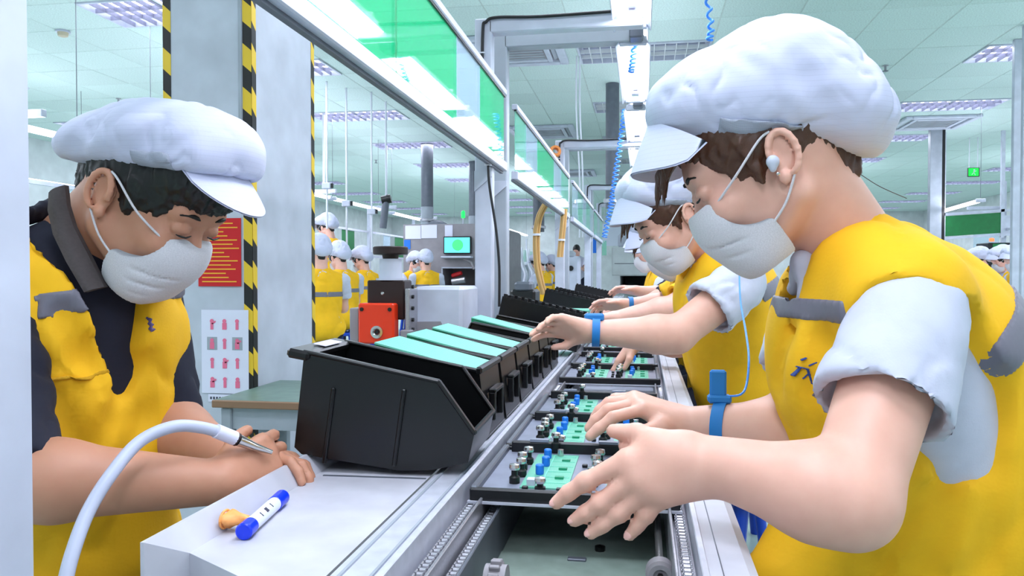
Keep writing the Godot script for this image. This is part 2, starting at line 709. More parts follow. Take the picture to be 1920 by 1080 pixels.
	mat("stool_blue", Color(0.05, 0.26, 0.72), 0.4)
	textured("bench_green", Color(0.42, 0.52, 0.47), 0.4, soft, 3.0)
	mat("bench_edge", Color(0.55, 0.42, 0.32), 0.6)
	textured("green_screen", Color(0.05, 0.45, 0.22), 0.5, soft, 2.0)
	textured("bed_green", Color(0.58, 0.65, 0.61), 0.22, soft, 4.0)
	mat("red_part", Color(0.75, 0.06, 0.10), 0.4)
	glow("lamp_tube", LAMP_TINT, 5.0)
	glow("lamp_diffuser", LAMP_TINT, 1.6)
	glow("lamp_reflector", LAMP_TINT, 0.7)
	glow("screen_cyan", Color(0.35, 0.85, 0.88), 1.1)
	glow("screen_green", Color(0.25, 0.75, 0.45), 0.9)
	glow("signal_green", Color(0.1, 0.95, 0.35), 1.3)
	glow("sign_green", Color(0.05, 0.85, 0.25), 0.9)

# ---------------------------------------------------------------- room

const CEIL := 3.13
const TX := 0.625
const TZ := 0.6

func troffer_spots() -> Array:
	var out := []
	for i in range(-2, 3):
		for k in range(-4, 9):
			# the rows do not line up exactly from column to column
			var z := -7.5 - 2.4 * k
			if i == 1:
				z -= 0.6
			elif i == -1 and k == -1:
				z -= 0.6
			out.append(Vector3(i * 3.75, CEIL, z))
	return out

func seen(p: Vector3, margin := 0.0) -> bool:
	var w := p - EYE
	var d := w.dot(cam_fwd)
	if d < 0.2:
		return false
	return absf(w.dot(cam_right) / d * FOCAL) < 960.0 + margin and absf(w.dot(cam_up) / d * FOCAL) < 540.0 + margin

func ceiling_lights() -> void:
	var rows := ["first", "second", "third", "fourth", "fifth", "sixth", "seventh", "eighth", "ninth", "tenth", "eleventh", "twelfth", "thirteenth"]
	var cols := ["along the wall on the man's side", "over the aisle behind the striped column", "above the conveyor line", "over the aisle behind the women", "along the wall behind the women"]
	var frame := Shape.new()
	for s in [-1, 1]:
		frame.box(Vector3(0, 0.035, s * 0.29), Vector3(1.22, 0.09, 0.02))
		frame.box(Vector3(s * 0.605, 0.035, 0), Vector3(0.02, 0.09, 0.56))
	frame.box(Vector3(0, 0.085, 0), Vector3(1.22, 0.01, 0.6))
	var frame_mesh := frame.mesh()
	var tube_mesh := Shape.new().tube([Vector3(-0.57, 0, 0), Vector3(0.57, 0, 0)], 0.013, 8).mesh()
	var blade_mesh := bx(Vector3.ZERO, Vector3(0.006, 0.035, 0.55))
	var fin_mesh := bx(Vector3.ZERO, Vector3(1.18, 0.035, 0.008))
	for p in troffer_spots():
		var near: bool = seen(p, 40.0) and p.z < -3.0
		var col := int(round(p.x / 3.75)) + 2
		var row := int(round((2.1 - p.z) / 2.4))
		var lit: bool = col != 2 or p.z > -6.0
		var t := thing("ceiling_light", ("" if lit else "unlit ") + "louvred ceiling light, %s row, %s" % [rows[clampi(row, 0, 12)], cols[col]], "ceiling light", p, "recessed ceiling lights")
		part(t, "frame", frame_mesh, mats.paint_white)
		if near:
			part(t, "lamp_reflector", bx(Vector3(0, 0.078, 0), Vector3(1.18, 0.004, 0.55)), mats.lamp_reflector if lit else mats.paint_white)
			for k in 3:
				part(t, "lamp_tube", tube_mesh, mats.lamp_tube if lit else mats.paint_white).position = Vector3(0, 0.052, (k - 1) * 0.18)
			for k in 11:
				part(t, "louvre_blade", blade_mesh, mats.louvre if lit else mats.wall).position = Vector3(-0.5 + k * 0.1, 0.004, 0)
			for k in 2:
				part(t, "louvre_fin", fin_mesh, mats.louvre if lit else mats.wall).position = Vector3(0, 0.004, (k - 0.5) * 0.18)
		else:
			part(t, "lamp_diffuser", bx(Vector3(0, 0.05, 0), Vector3(1.18, 0.01, 0.55)), mats.lamp_diffuser if lit else mats.paint_white)
		if not lit:
			continue
		var l := AreaLight3D.new()
		l.name = "ceiling_glow"
		l.area_size = Vector2(1.16, 0.54)
		l.light_color = LAMP_TINT
		l.light_energy = TROFFER_ENERGY
		l.shadow_enabled = true
		l.area_range = 40.0
		t.add_child(l, true)
		l.position = Vector3(0, -0.018, 0)
		l.rotation = Vector3(-PI / 2, 0, 0)

func room() -> void:
	var x0 := -9.375
	var x1 := 9.375
	var z0 := 4.2
	var z1 := -28.2
	var cx := (x0 + x1) / 2
	var cz := (z0 + z1) / 2
	struct("floor", bx(Vector3(cx, -0.1, cz), Vector3(x1 - x0 + 0.4, 0.2, z0 - z1 + 0.4)), mats.floor_epoxy, "green grey epoxy factory floor", "floor")
	struct("wall_left", bx(Vector3(x0 - 0.1, 1.7, cz), Vector3(0.2, 3.4, z0 - z1 + 0.4)), mats.wall, "white hall wall on the man's side", "wall")
	struct("wall_right", bx(Vector3(x1 + 0.1, 1.7, cz), Vector3(0.2, 3.4, z0 - z1 + 0.4)), mats.wall, "white hall wall on the women's side", "wall")
	struct("wall_back", bx(Vector3(cx, 1.7, z1 - 0.1), Vector3(x1 - x0 + 0.4, 3.4, 0.2)), mats.wall, "white wall at the far end of the hall", "wall")
	struct("wall_front", bx(Vector3(cx, 1.7, z0 + 0.1), Vector3(x1 - x0 + 0.4, 3.4, 0.2)), mats.wall, "white wall at the near end of the hall", "wall")
	var c := struct("ceiling", bx(Vector3(cx, 3.3, cz), Vector3(x1 - x0 + 0.4, 0.1, z0 - z1 + 0.4)), mats.ceiling_grid, "pale green suspended tile ceiling with recessed lights", "ceiling")
	var covered := {}
	for p in troffer_spots():
		var i := int(round(p.x / TX))
		var k := int(floor(-p.z / TZ))
		covered[Vector2i(i, k)] = true
		covered[Vector2i(i - 1, k)] = true
	var variants := []
	for k in 4:
		var tn := 1.0 - 0.012 * k
		var b: Color = mats.ceiling_tile.albedo_color
		variants.append(textured("ceiling_tile_%d" % k, Color(b.r * tn, b.g * tn, b.b * tn), 0.9, mats.ceiling_tile.albedo_texture, 2.5))
	var tile := Shape.new().box(Vector3(0, 0.011, 0), Vector3(TX - 0.009, 0.022, TZ - 0.009), Basis(), 0.004).mesh()
	var rng := RandomNumberGenerator.new()
	rng.seed = 5
	var cells := []
	for i in range(-15, 15):
		for k in range(-7, 47):
			if covered.has(Vector2i(i, k)):
				continue
			var p := Vector3((i + 0.5) * TX, CEIL, -(k + 0.5) * TZ)
			var dist := p.distance_to(EYE) if seen(p, 150.0) else 100.0 + p.distance_to(EYE)
			cells.append([dist, p])
	cells.sort_custom(func(a, b): return a[0] < b[0])
	var mm := MultiMesh.new()
	mm.transform_format = MultiMesh.TRANSFORM_3D
	mm.mesh = tile
	mm.instance_count = cells.size() - 300
	for n in cells.size():
		var q: Vector3 = cells[n][1] + Vector3(0, rng.randf() * 0.003, 0)
		if n < 300:
			part(c, "tile", tile, variants[rng.randi() % 4]).position = q
		else:
			mm.set_instance_transform(n - 300, Transform3D(Basis(), q))
	var rest := MultiMeshInstance3D.new()
	rest.name = "far_tiles"
	rest.multimesh = mm
	rest.material_override = mats.ceiling_tile
	c.add_child(rest, true)
	rest.set_meta("kind", "stuff")
	# hanging bars of the ceiling grid sit in the joints
	var bars := Shape.new()
	for i in range(-15, 16):
		bars.box(Vector3(i * TX, CEIL + 0.009, cz), Vector3(0.02, 0.008, z0 - z1))
	for k in range(-7, 48):
		bars.box(Vector3(cx, CEIL + 0.0095, -k * TZ), Vector3(x1 - x0, 0.008, 0.02))
	part(c, "grid_bars", bars.mesh(), mats.ceiling_grid).set_meta("kind", "stuff")
	# cassette air conditioners
	var acs := [[Vector3(-1.2, CEIL, -7.2), "square ceiling air conditioner above the green screens, beside the lamp arms"], [Vector3(3.95, CEIL, -11.6), "square ceiling air conditioner behind the near woman's cap"], [Vector3(-1.45, CEIL, -11.4), "square ceiling air conditioner further down the conveyor line"], [Vector3(-1.45, CEIL, -16.2), "square ceiling air conditioner farthest down the conveyor line"]]
	for a in acs:
		var t := thing("air_conditioner", a[1], "air conditioner", a[0], "ceiling air conditioners")
		var f := Shape.new()
		for s in [-1, 1]:
			f.box(Vector3(s * 0.435, -0.02, 0), Vector3(0.08, 0.04, 0.95), Basis(), 0.008)
			f.box(Vector3(0, -0.02, s * 0.435), Vector3(0.79, 0.04, 0.08), Basis(), 0.008)
			f.box(Vector3(s * 0.31, -0.022, 0), Vector3(0.05, 0.036, 0.7), Basis(), 0.006)
			f.box(Vector3(0, -0.022, s * 0.31), Vector3(0.57, 0.036, 0.05), Basis(), 0.006)
		part(t, "frame", f.mesh(), mats.paint_white)
		part(t, "back_plate", bx(Vector3(0, -0.003, 0), Vector3(0.8, 0.006, 0.8)), mats.machine_grey)
		var g := part(t, "intake_grille", bx(Vector3(0, -0.018, 0), Vector3(0.56, 0.02, 0.56), 0.004), mats.machine_grey)
		for k in 7:
			part(g, "slat", bx(Vector3(0, -0.03, -0.24 + k * 0.08), Vector3(0.54, 0.008, 0.03)), mats.paint_grey)
		for s in [-1, 1]:
			part(t, "flap", bx(Vector3(s * 0.37, -0.012, 0), Vector3(0.05, 0.006, 0.66), 0.0, Basis(Vector3.BACK, s * 0.5)), mats.paint_grey)
	# sprinklers and a smoke detector
	var spr := [[118, 58, "round white smoke detector on the ceiling left of the striped column", 1], [222, 185, "small sprinkler head above the man's cap", 0], [1660, 123, "small sprinkler head above the near woman's cap", 0], [705, 300, "small sprinkler head near the grey exhaust duct", 0]]
	for s in spr:
		var q := at(s[0], s[1], 1.0) - EYE
		var p: Vector3 = EYE + q * ((CEIL - EYE.y) / q.y)
		if s[3] == 1:
			var t := thing("smoke_detector", s[2], "smoke detector", p)
			part(t, "base", Shape.new().lathe(Vector3.ZERO, Vector3.DOWN, [[0.0, 0.0], [0.06, 0.0], [0.06, 0.015], [0.0, 0.015]]).mesh(), mats.paint_white)
			part(t, "sensor", Shape.new().lathe(Vector3(0, -0.015, 0), Vector3.DOWN, [[0.045, 0.0], [0.04, 0.03], [0.02, 0.038], [0.0, 0.038]]).mesh(), mat("old_plastic", Color(0.75, 0.70, 0.60), 0.5))
		else:
			var t := thing("sprinkler", s[2], "sprinkler", p, "ceiling sprinklers")
			part(t, "stem", Shape.new().lathe(Vector3.ZERO, Vector3.DOWN, [[0.03, 0.0], [0.03, 0.006], [0.012, 0.01], [0.012, 0.05], [0.0, 0.05]], 10).mesh(), mats.steel)
			part(t, "deflector", Shape.new().lathe(Vector3(0, -0.05, 0), Vector3.DOWN, [[0.0, 0.0], [0.03, 0.004], [0.03, 0.008], [0.0, 0.008]], 10).mesh(), mats.duct_grey)

func strip_tape(parent: Node3D, base: Vector3, across: Vector3, out_n: Vector3, w: float, y0: float, y1: float, rise: float) -> void:
	# a run of slanted yellow and black pieces; across is the unit width direction
	var y := y0
	var k := 0
	var step := 0.083
	while y < y1:
		var sh := Shape.new()
		var o := out_n * 0.0012
		var a := base + Vector3(0, y, 0)
		var b := base + across * w + Vector3(0, y + rise, 0)
		var up := Vector3(0, minf(step, y1 - y), 0)
		sh.quad(a + o, b + o, b + up + o, a + up + o)
		sh.quad(a, a + up, b + up, b)
		sh.quad(a, b, b + o, a + o)
		sh.quad(a + up + o, b + up + o, b + up, a + up)
		part_world(parent, "tape_piece", sh.mesh(), mats.tape_yellow if k % 2 == 0 else mats.tape_black)
		y += step
		k += 1

func column_group() -> void:
	# steel-clad column with hazard tape on its corners
	var xr := -1.475
	var zf := -2.76
	var xl := xr - 0.37
	var zb := -3.33
	var c := thing("column", "white clad square column with yellow and black hazard tape corners", "column", Vector3((xr + xl) / 2, 0, (zf + zb) / 2), "", "structure")
	part_world(c, "cladding", bx(Vector3((xr + xl) / 2, 1.56, (zf + zb) / 2), Vector3(xr - xl, 3.12, zf - zb), 0.006), mats.column_paint)
	part_world(c, "cover_strip", bx(Vector3(xr - 0.045, 2.2, zf + 0.004), Vector3(0.012, 1.8, 0.006)), mats.paint_grey)
	strip_tape(c, Vector3(xl, 0, zf), Vector3.RIGHT, Vector3.BACK, 0.034, 0.0, 3.1, -0.03)
	strip_tape(c, Vector3(xr - 0.036, 0, zf), Vector3.RIGHT, Vector3.BACK, 0.036, 0.0, 3.1, -0.03)
	strip_tape(c, Vector3(xr, 0, zf), Vector3.FORWARD, Vector3.RIGHT, 0.034, 0.0, 3.1, -0.03)
	strip_tape(c, Vector3(xr, 0, zb + 0.034), Vector3.FORWARD, Vector3.RIGHT, 0.034, 0.0, 3.1, -0.03)
	# red notice, white picture sheet and a small strip on the front face
	var f := 2.86
	var t := thing("red_notice", "red notice sheet with yellow text on the striped column", "notice", at(377, 538, f))
	var p0 := at(332, 405, f)
	var p1 := at(423, 538, f)
	var z := zf + 0.004
	part_world(t, "sheet", bx(Vector3((p0.x + p1.x) / 2, (p0.y + p1.y) / 2, z), Vector3(p1.x - p0.x, p0.y - p1.y, 0.003)), mats.notice_red)
	var rng := RandomNumberGenerator.new()
	rng.seed = 3
	for k in 15:
		var w: float = [0.14, 0.155, 0.10, 0.12, 0.15][k % 5] * rng.randf_range(0.85, 1.0)
		part_world(t, "text_line", bx(Vector3(p0.x + 0.016 + w / 2, p0.y - 0.02 - k * 0.0160, z + 0.002), Vector3(w, 0.0045, 0.001)), mats.print_yellow)
	t = thing("picture_sheet", "white instruction sheet with small pink pictures on the column", "poster", at(388, 748, f))
	p0 = at(337, 584, f)
	p1 = at(437, 748, f)
	part_world(t, "sheet", bx(Vector3((p0.x + p1.x) / 2, (p0.y + p1.y) / 2, z), Vector3(p1.x - p0.x, p0.y - p1.y, 0.003)), mats.paper)
	for r in 4:
		for q in 3:
			var cc := at(360 + q * 27, 612 + r * 38, f)
			cc.z = z + 0.002
			var s := Shape.new()
			if q != 1 and r == 1:
				part_world(t, "grey_picture", bx(cc, Vector3(0.042, 0.05, 0.001)), mats.paint_grey)
			s.lathe(cc + Vector3(0, 0.012, 0.001), Vector3.BACK, [[0.008, 0.0], [0.008, 0.001], [0.0, 0.001]], 10)
			s.box(cc + Vector3(0, -0.008, 0.001), Vector3(0.012 + 0.006 * ((r + q) % 2), 0.026, 0.001))
			if (r + q) % 3 == 0:
				s.box(cc + Vector3(0.008, 0.006, 0.001), Vector3(0.018, 0.006, 0.001), Basis(Vector3.BACK, 0.6))
			part_world(t, "printed_figure", s.mesh(), mats.print_pink)
	t = thing("label_strip", "small white label strip below the picture sheet on the column", "label", at(383, 766, f))
	p0 = at(350, 750, f)
	p1 = at(413, 765, f)
	part_world(t, "strip", bx(Vector3((p0.x + p1.x) / 2, (p0.y + p1.y) / 2, z), Vector3(p1.x - p0.x, p0.y - p1.y, 0.002)), mats.paper)
	for k in 9:
		part_world(t, "letter", bx(Vector3(p0.x + 0.012 + k * 0.0125, (p0.y + p1.y) / 2, z + 0.0015), Vector3(0.007, 0.010, 0.001)), mats.print_dark)
	# low bench beside the column
	t = thing("low_bench", "low grey green bench beside the striped column", "bench", Vector3(-1.22, 0, -2.65))
	var by := at(520, 752, 2.65).y
	part_world(t, "top", bx(Vector3(-1.23, by - 0.012, -2.72), Vector3(0.48, 0.022, 0.5), 0.003), mats.bench_green)
	part_world(t, "edge_strip", bx(Vector3(-1.23, by - 0.014, -2.462), Vector3(0.48, 0.026, 0.012), 0.003), mats.bench_edge)
	part_world(t, "apron", bx(Vector3(-1.23, by - 0.065, -2.5), Vector3(0.42, 0.08, 0.02)), mats.paint_grey)
	for sx in [-1.43, -1.03]:
		for sz in [-2.5, -2.92]:
			part_world(t, "leg", bx(Vector3(sx, (by - 0.03) / 2, sz), Vector3(0.04, by - 0.03, 0.04), 0.004), mats.paint_grey)

# ---------------------------------------------------------------- conveyor, shelf, frames, lamps

func conveyor() -> void:
	var t := thing("chain_conveyor", "aluminium chain conveyor running down the hall between the workers", "conveyor", Vector3(-0.09, 0, -3.0))
	var z0 := 0.25
	var z1 := -9.8
	var zc := (z0 + z1) / 2
	var ln := z0 - z1
	part_world(t, "side_profile", bx(Vector3(-0.266, 0.70, zc), Vector3(0.058, 0.085, ln), 0.003), mats.aluminium)
	var g := Shape.new()
	for k in 2:
		g.box(Vector3(-0.282 + 0.03 * k, 0.7435, zc), Vector3(0.003, 0.003, ln))
	part_world(t, "groove_lip", g.mesh(), mats.paint_grey)
	part_world(t, "rail", bx(Vector3(-0.2335, 0.705, zc), Vector3(0.007, 0.105, ln), 0.001), mats.aluminium)
	part_world(t, "rail", bx(Vector3(-0.2065, 0.70, zc), Vector3(0.004, 0.075, ln), 0.001), mats.steel)
	part_world(t, "rail", bx(Vector3(-0.185, 0.69, zc), Vector3(0.004, 0.065, ln), 0.001), mats.duct_grey)
	part_world(t, "rail", bx(Vector3(0.0585, 0.705, zc), Vector3(0.007, 0.1, ln), 0.001), mats.aluminium)
	part_world(t, "rail", bx(Vector3(0.034, 0.70, zc), Vector3(0.004, 0.075, ln), 0.001), mats.steel)
	# inclined guide between rails
	part_world(t, "chain_guide", bx(Vector3(-0.22, 0.715, zc), Vector3(0.02, 0.01, ln)), mats.steel)
	part_world(t, "chain_guide", bx(Vector3(-0.196, 0.70, zc), Vector3(0.014, 0.01, ln)), mats.steel)
	part_world(t, "chain_guide", bx(Vector3(0.046, 0.715, zc), Vector3(0.018, 0.01, ln)), mats.steel)
	# roller chains: the near 3 m link by link
	var link := Shape.new()
	for s in [-1, 1]:
		link.box(Vector3(s * 0.0045, 0, 0), Vector3(0.0022, 0.010, 0.0085), Basis(), 0.001)
	link.tube([Vector3(-0.006, 0, 0), Vector3(0.006, 0, 0)], 0.0033, 6)
	var lm := link.mesh()
	for c in [[-0.22, 0.7255], [-0.196, 0.7105], [0.046, 0.7255]]:
		var ch := Node3D.new()
		ch.name = "roller_chain"
		t.add_child(ch, true)
		ch.position = Vector3(c[0], c[1], 0) - t.position
		for k in 64:
			part(ch, "chain_link", lm, mats.steel).position = Vector3(0, 0, -0.55 - 0.011 * k)
		var mm := MultiMesh.new()
		mm.transform_format = MultiMesh.TRANSFORM_3D
		mm.mesh = lm
		mm.instance_count = 300
		for k in 300:
			mm.set_instance_transform(k, Transform3D(Basis(), Vector3(0, 0, -0.55 - 0.011 * (64 + k))))
		var mi := MultiMeshInstance3D.new()
		mi.name = "far_links"
		mi.multimesh = mm
		mi.material_override = mats.steel
		mi.set_meta("kind", "stuff")
		ch.add_child(mi, true)
	# bed plates under the trays
	part_world(t, "bed_plate", bx(Vector3(-0.075, 0.657, -1.36), Vector3(0.22, 0.006, 0.72)), mats.bed_green)
	part_world(t, "bed_plate", bx(Vector3(-0.075, 0.659, -0.5), Vector3(0.22, 0.006, 1.0)), mats.bed_green)
	part_world(t, "bed_plate", bx(Vector3(-0.075, 0.675, -5.7), Vector3(0.215, 0.006, 8.0)), mats.paint_white, "white bed plate")
	part_world(t, "side_skirt", bx(Vector3(-0.186, 0.63, zc), Vector3(0.004, 0.07, ln)), mats.bed_green)
	part_world(t, "side_skirt", bx(Vector3(0.034, 0.63, zc), Vector3(0.004, 0.07, ln)), mats.bed_green)
	for z in [-1.62, -1.86, -2.02, -2.5, -3.0]:
		part_world(t, "cross_bar", bx(Vector3(-0.075, 0.70, z), Vector3(0.215, 0.03, 0.02), 0.002), mats.aluminium)
		part_world(t, "bearing_block", Shape.new().prism(Vector3(-0.155, 0.70, z + 0.014), [Vector2(-0.02, -0.012), Vector2(0.02, -0.012), Vector2(0.012, 0.02), Vector2(-0.012, 0.02)], 0.02).mesh(), mats.machine_grey)
	for z in [-1.9, -2.55]:
		part_world(t, "idler_wheel", Shape.new().lathe(Vector3(0.005, 0.715, z), Vector3.RIGHT, [[0.0, -0.008], [0.018, -0.008], [0.02, -0.004], [0.02, 0.004], [0.018, 0.008], [0.0, 0.008]], 18).mesh(), mats.black_plastic)
	# drive shaft and wheel on the right, sprocket on the left
	part_world(t, "drive_shaft", Shape.new().tube([Vector3(0.02, 0.702, -1.06), Vector3(0.02, 0.702, -0.855)], 0.0045, 12).mesh(), mats.chrome)
	var hub := part_world(t, "drive_wheel", Shape.new().lathe(Vector3(0.02, 0.702, -0.865), Vector3.BACK, [[0.0, 0.0], [0.014, 0.0], [0.016, 0.003], [0.016, 0.018], [0.013, 0.022], [0.008, 0.022], [0.008, 0.018], [0.0, 0.018]], 22).mesh(), mats.machine_grey)
	part(hub, "axle_nut", Shape.new().lathe(Vector3(0.02, 0.702, -0.845), Vector3.BACK, [[0.004, 0.0], [0.004, 0.005], [0.0, 0.005]], 6).mesh(), mats.black_plastic)
	var sp := Shape.new()
	var sc := Vector3(-0.158, 0.689, -0.83)
	sp.lathe(sc, Vector3.RIGHT, [[0.0, -0.012], [0.02, -0.012], [0.02, 0.012], [0.0, 0.012]], 20)
	for k in 14:
		var an := TAU * k / 14
		sp.box(sc + Vector3(0, cos(an), sin(an)) * 0.022, Vector3(0.012, 0.007, 0.005), Basis(Vector3.RIGHT, an), 0.001)
	part_world(t, "sprocket", sp.mesh(), mats.machine_grey)
	part_world(t, "bolt", Shape.new().lathe(Vector3(-0.055, 0.66, -1.03), Vector3.UP, [[0.007, 0.0], [0.007, 0.006], [0.0, 0.008]], 8).mesh(), mats.black_plastic)
	part_world(t, "slot_plate", bx(Vector3(-0.082, 0.663, -0.985), Vector3(0.024, 0.004, 0.01), 0.001), mats.duct_grey)
	# right hand cover next to the women
	var prof := [Vector2(0.062, 0.66), Vector2(0.108, 0.66), Vector2(0.112, 0.735), Vector2(0.108, 0.746), Vector2(0.098, 0.752), Vector2(0.062, 0.752)]
	part_world(t, "side_cover", Shape.new().prism(Vector3(0, 0, zc), prof, ln).mesh(), mats.paint_shelf)
	part_world(t, "cover_joint", bx(Vector3(0.0745, 0.7523, zc), Vector3(0.001, 0.001, ln)), mats.duct_grey)
	for z in [-0.2, -2.4, -4.8, -7.2, -9.5]:
		for x in [-0.26, 0.07]:
			part_world(t, "leg", bx(Vector3(x, 0.325, z), Vector3(0.05, 0.65, 0.05), 0.004), mats.aluminium)

func shelf() -> void:
	var t := thing("side_shelf", "white sheet metal shelf with upturned lip beside the conveyor", "shelf", Vector3(-0.41, 0, -2.0))
	var zf := -9.8
	# plan outline with the slanted near end
	var s := Shape.new()
	var a := Vector3(-0.462, 0.74, -0.729)
	var b := Vector3(-0.298, 0.74, -0.632)
	var c := Vector3(-0.298, 0.74, zf)
	var d := Vector3(-0.462, 0.74, zf)
	s.quad(a, b, c, d)
	part_world(t, "top", s.mesh(), mats.paint_shelf)
	s = Shape.new()
	var e := Vector3(-0.481, 0.766, -0.682)
	var f := Vector3(-0.481, 0.766, zf)
	s.quad(e, a, d, f)
	s.quad(e + Vector3(-0.004, 0, 0), e, f, f + Vector3(-0.004, 0, 0))
	s.quad(e + Vector3(-0.004, -0.2, 0), e + Vector3(-0.004, 0, 0), f + Vector3(-0.004, 0, 0), f + Vector3(-0.004, -0.2, 0))
	part_world(t, "lip", s.mesh(), mats.paint_shelf)
	s = Shape.new()
	var dn := Vector3(0, -0.26, 0)
	s.quad(e + dn, a + dn, a, e)
	s.quad(a + dn, b + dn, b, a)
	s.quad(e + dn + Vector3(-0.004, 0, 0), e + dn, e, e + Vector3(-0.004, 0, 0))
	part_world(t, "end_panel", s.mesh(), mats.paint_shelf)
	part_world(t, "underside", bx(Vector3(-0.392, 0.5, (zf - 0.76) / 2), Vector3(0.18, 0.01, absf(zf + 0.76))), mats.paint_grey)
	part_world(t, "seam", bx(Vector3(-0.375, 0.7405, -1.045), Vector3(0.15, 0.0012, 0.004), 0.0, Basis(Vector3.UP, 0.05)), mats.duct_grey)
	for z in [-0.95, -3.2, -5.6, -8.0]:
		part_world(t, "leg", bx(Vector3(-0.45, 0.25, z), Vector3(0.04, 0.5, 0.04), 0.004), mats.paint_white)

func frames() -> void:
	var spots := [[-0.55, 1.90], [-2.63, 1.90], [-2.93, 1.935], [-5.1, 1.90], [-5.42, 1.935], [-7.7, 1.90], [-8.02, 1.935], [-9.7, 1.90]]
	var names := ["nearest white lamp post at the edge of the picture", "white lamp post with black cable along its bent arm, nearer of the second pair", "grey white lamp post with thick arm, farther of the second pair", "white lamp post of the third pair, nearer one", "white lamp post of the third pair, farther one", "white lamp post of the fourth pair, nearer one", "white lamp post of the fourth pair, farther one", "last white lamp post of the conveyor line"]
	for i in spots.size():
		var z: float = spots[i][0]
		var top: float = spots[i][1]
		var t := thing("lamp_post", names[i], "lamp post", Vector3(-0.54, 0, z), "posts that carry the conveyor lamps")
		var w := 0.06 if i != 1 else 0.05
		part(t, "post", bx(Vector3(0, top / 2, 0), Vector3(0.06, top, w), 0.004), mats.paint_white if i % 2 != 0 or i == 0 else mats.paint_grey)
		part(t, "arm", bx(Vector3(0.28, top - 0.025, 0), Vector3(0.52, 0.05, w), 0.004), mats.paint_white if i % 2 != 0 or i == 0 else mats.paint_grey)
		part(t, "foot_plate", bx(Vector3(0, 0.006, 0), Vector3(0.14, 0.012, 0.14), 0.002), mats.steel)
		part(t, "bolt_head", Shape.new().lathe(Vector3(0.004, 1.36, w / 2), Vector3.BACK, [[0.005, 0], [0.005, 0.004], [0, 0.004]], 8).mesh(), mats.black_plastic)
		if i > 0:
			part(t, "gusset", Shape.new().prism(Vector3(0, 1.33, w / 2 + 0.004), [Vector2(-0.03, 0.05), Vector2(-0.03, -0.02), Vector2(0.03, 0.03), Vector2(0.03, 0.05)], 0.006).mesh(), mats.paint_white)
		if i % 2 == 1:
			var pts := [Vector3(-0.002, 1.60, w / 2 + 0.008), Vector3(0.0, 1.85, w / 2 + 0.008), Vector3(0.012, 1.885, w / 2 + 0.008), Vector3(0.05, 1.898, w / 2 + 0.008), Vector3(0.2, 1.893, w / 2 + 0.008), Vector3(0.46, 1.897, w / 2 + 0.008)]
			part(t, "power_cable", Shape.new().tube(curve(pts), 0.0055, 8).mesh(), mats.black_cable)
			for y in [1.68, 1.78]:
				part(t, "cable_tie", bx(Vector3(-0.002, y, w / 2 + 0.009), Vector3(0.018, 0.004, 0.014)), mats.white_cable)
	# cable hanging on the second pair of posts
	var hang := [at(915, 305, 2.58), at(918, 350, 2.58), at(930, 430, 2.58), at(936, 500, 2.58), at(936, 575, 2.58)]
	var cb := thing("hanging_cable", "thin black cable hanging down the second pair of posts", "cable", hang[-1])
	part_world(cb, "cable", Shape.new().tube(curve(hang), 0.0045, 8).mesh(), mats.black_cable)
	part_world(cb, "cable_tie", bx(hang[0] - Vector3(0, 0.008, 0), Vector3(0.022, 0.004, 0.014)), mats.white_cable)
	# acrylic screens between the posts
	var bays := [[-0.60, -2.78, "nearest green acrylic screen above the shelf with a clear strip", [[-0.60, -1.52, "g"], [-1.525, -2.04, "g"], [-2.045, -2.345, "c"], [-2.35, -2.76, "g"]]],
		[-3.02, -5.25, "second green acrylic screen down the line", [[-3.02, -3.30, "p"], [-3.31, -3.66, "c"], [-3.67, -4.35, "g"], [-4.36, -4.75, "c"], [-4.76, -5.22, "p"]]],
		[-5.55, -7.85, "third pale green acrylic screen down the line", [[-5.55, -6.0, "c"], [-6.01, -6.5, "p"], [-6.51, -6.9, "c"], [-6.91, -7.4, "p"], [-7.41, -7.82, "c"]]],
		[-8.1, -9.7, "farthest pale acrylic screen down the line", [[-8.1, -8.6, "p"], [-8.61, -9.1, "c"], [-9.11, -9.68, "p"]]]]
	for b in bays:
		var z0: float = b[0]
		var z1: float = b[1]
		var t := thing("acrylic_screen", b[2], "screen", Vector3(-0.5, 1.40, (z0 + z1) / 2), "green screens along the line")
		var ln := z0 - z1
		part(t, "bottom_rail", bx(Vector3(0, 0.016, 0), Vector3(0.026, 0.034, ln), 0.003), mats.paint_white)
		part(t, "rail_seal", bx(Vector3(-0.008, -0.004, 0), Vector3(0.012, 0.008, ln)), mats.duct_grey)
		part(t, "top_rail", bx(Vector3(0, 0.285, 0), Vector3(0.024, 0.022, ln), 0.003), mats.paint_white)
		part(t, "top_seal", bx(Vector3(0.003, 0.271, 0), Vector3(0.010, 0.006, ln)), mats.black_plastic)
		for p in b[3]:
			var m: Material = {"g": mats.acrylic_green, "c": mats.acrylic_clear, "p": mats.acrylic_pale}[p[2]]
			part(t, "pane", bx(Vector3(0.002, 0.15, (p[0] + p[1]) / 2 - (z0 + z1) / 2), Vector3(0.003, 0.245, p[0] - p[1])), m, {"g": "green acrylic pane", "c": "clear acrylic pane", "p": "pale green acrylic pane"}[p[2]])
		for k in b[3].size() - 1:
			var zj: float = b[3][k][1]
			part(t, "joint_strip", bx(Vector3(0.0, 0.15, zj - 0.0025 - (z0 + z1) / 2), Vector3(0.006, 0.245, 0.022)), mats.green_screen if b[3][k][2] == "g" and b[3][k + 1][2] == "g" else mats.acrylic_clear)

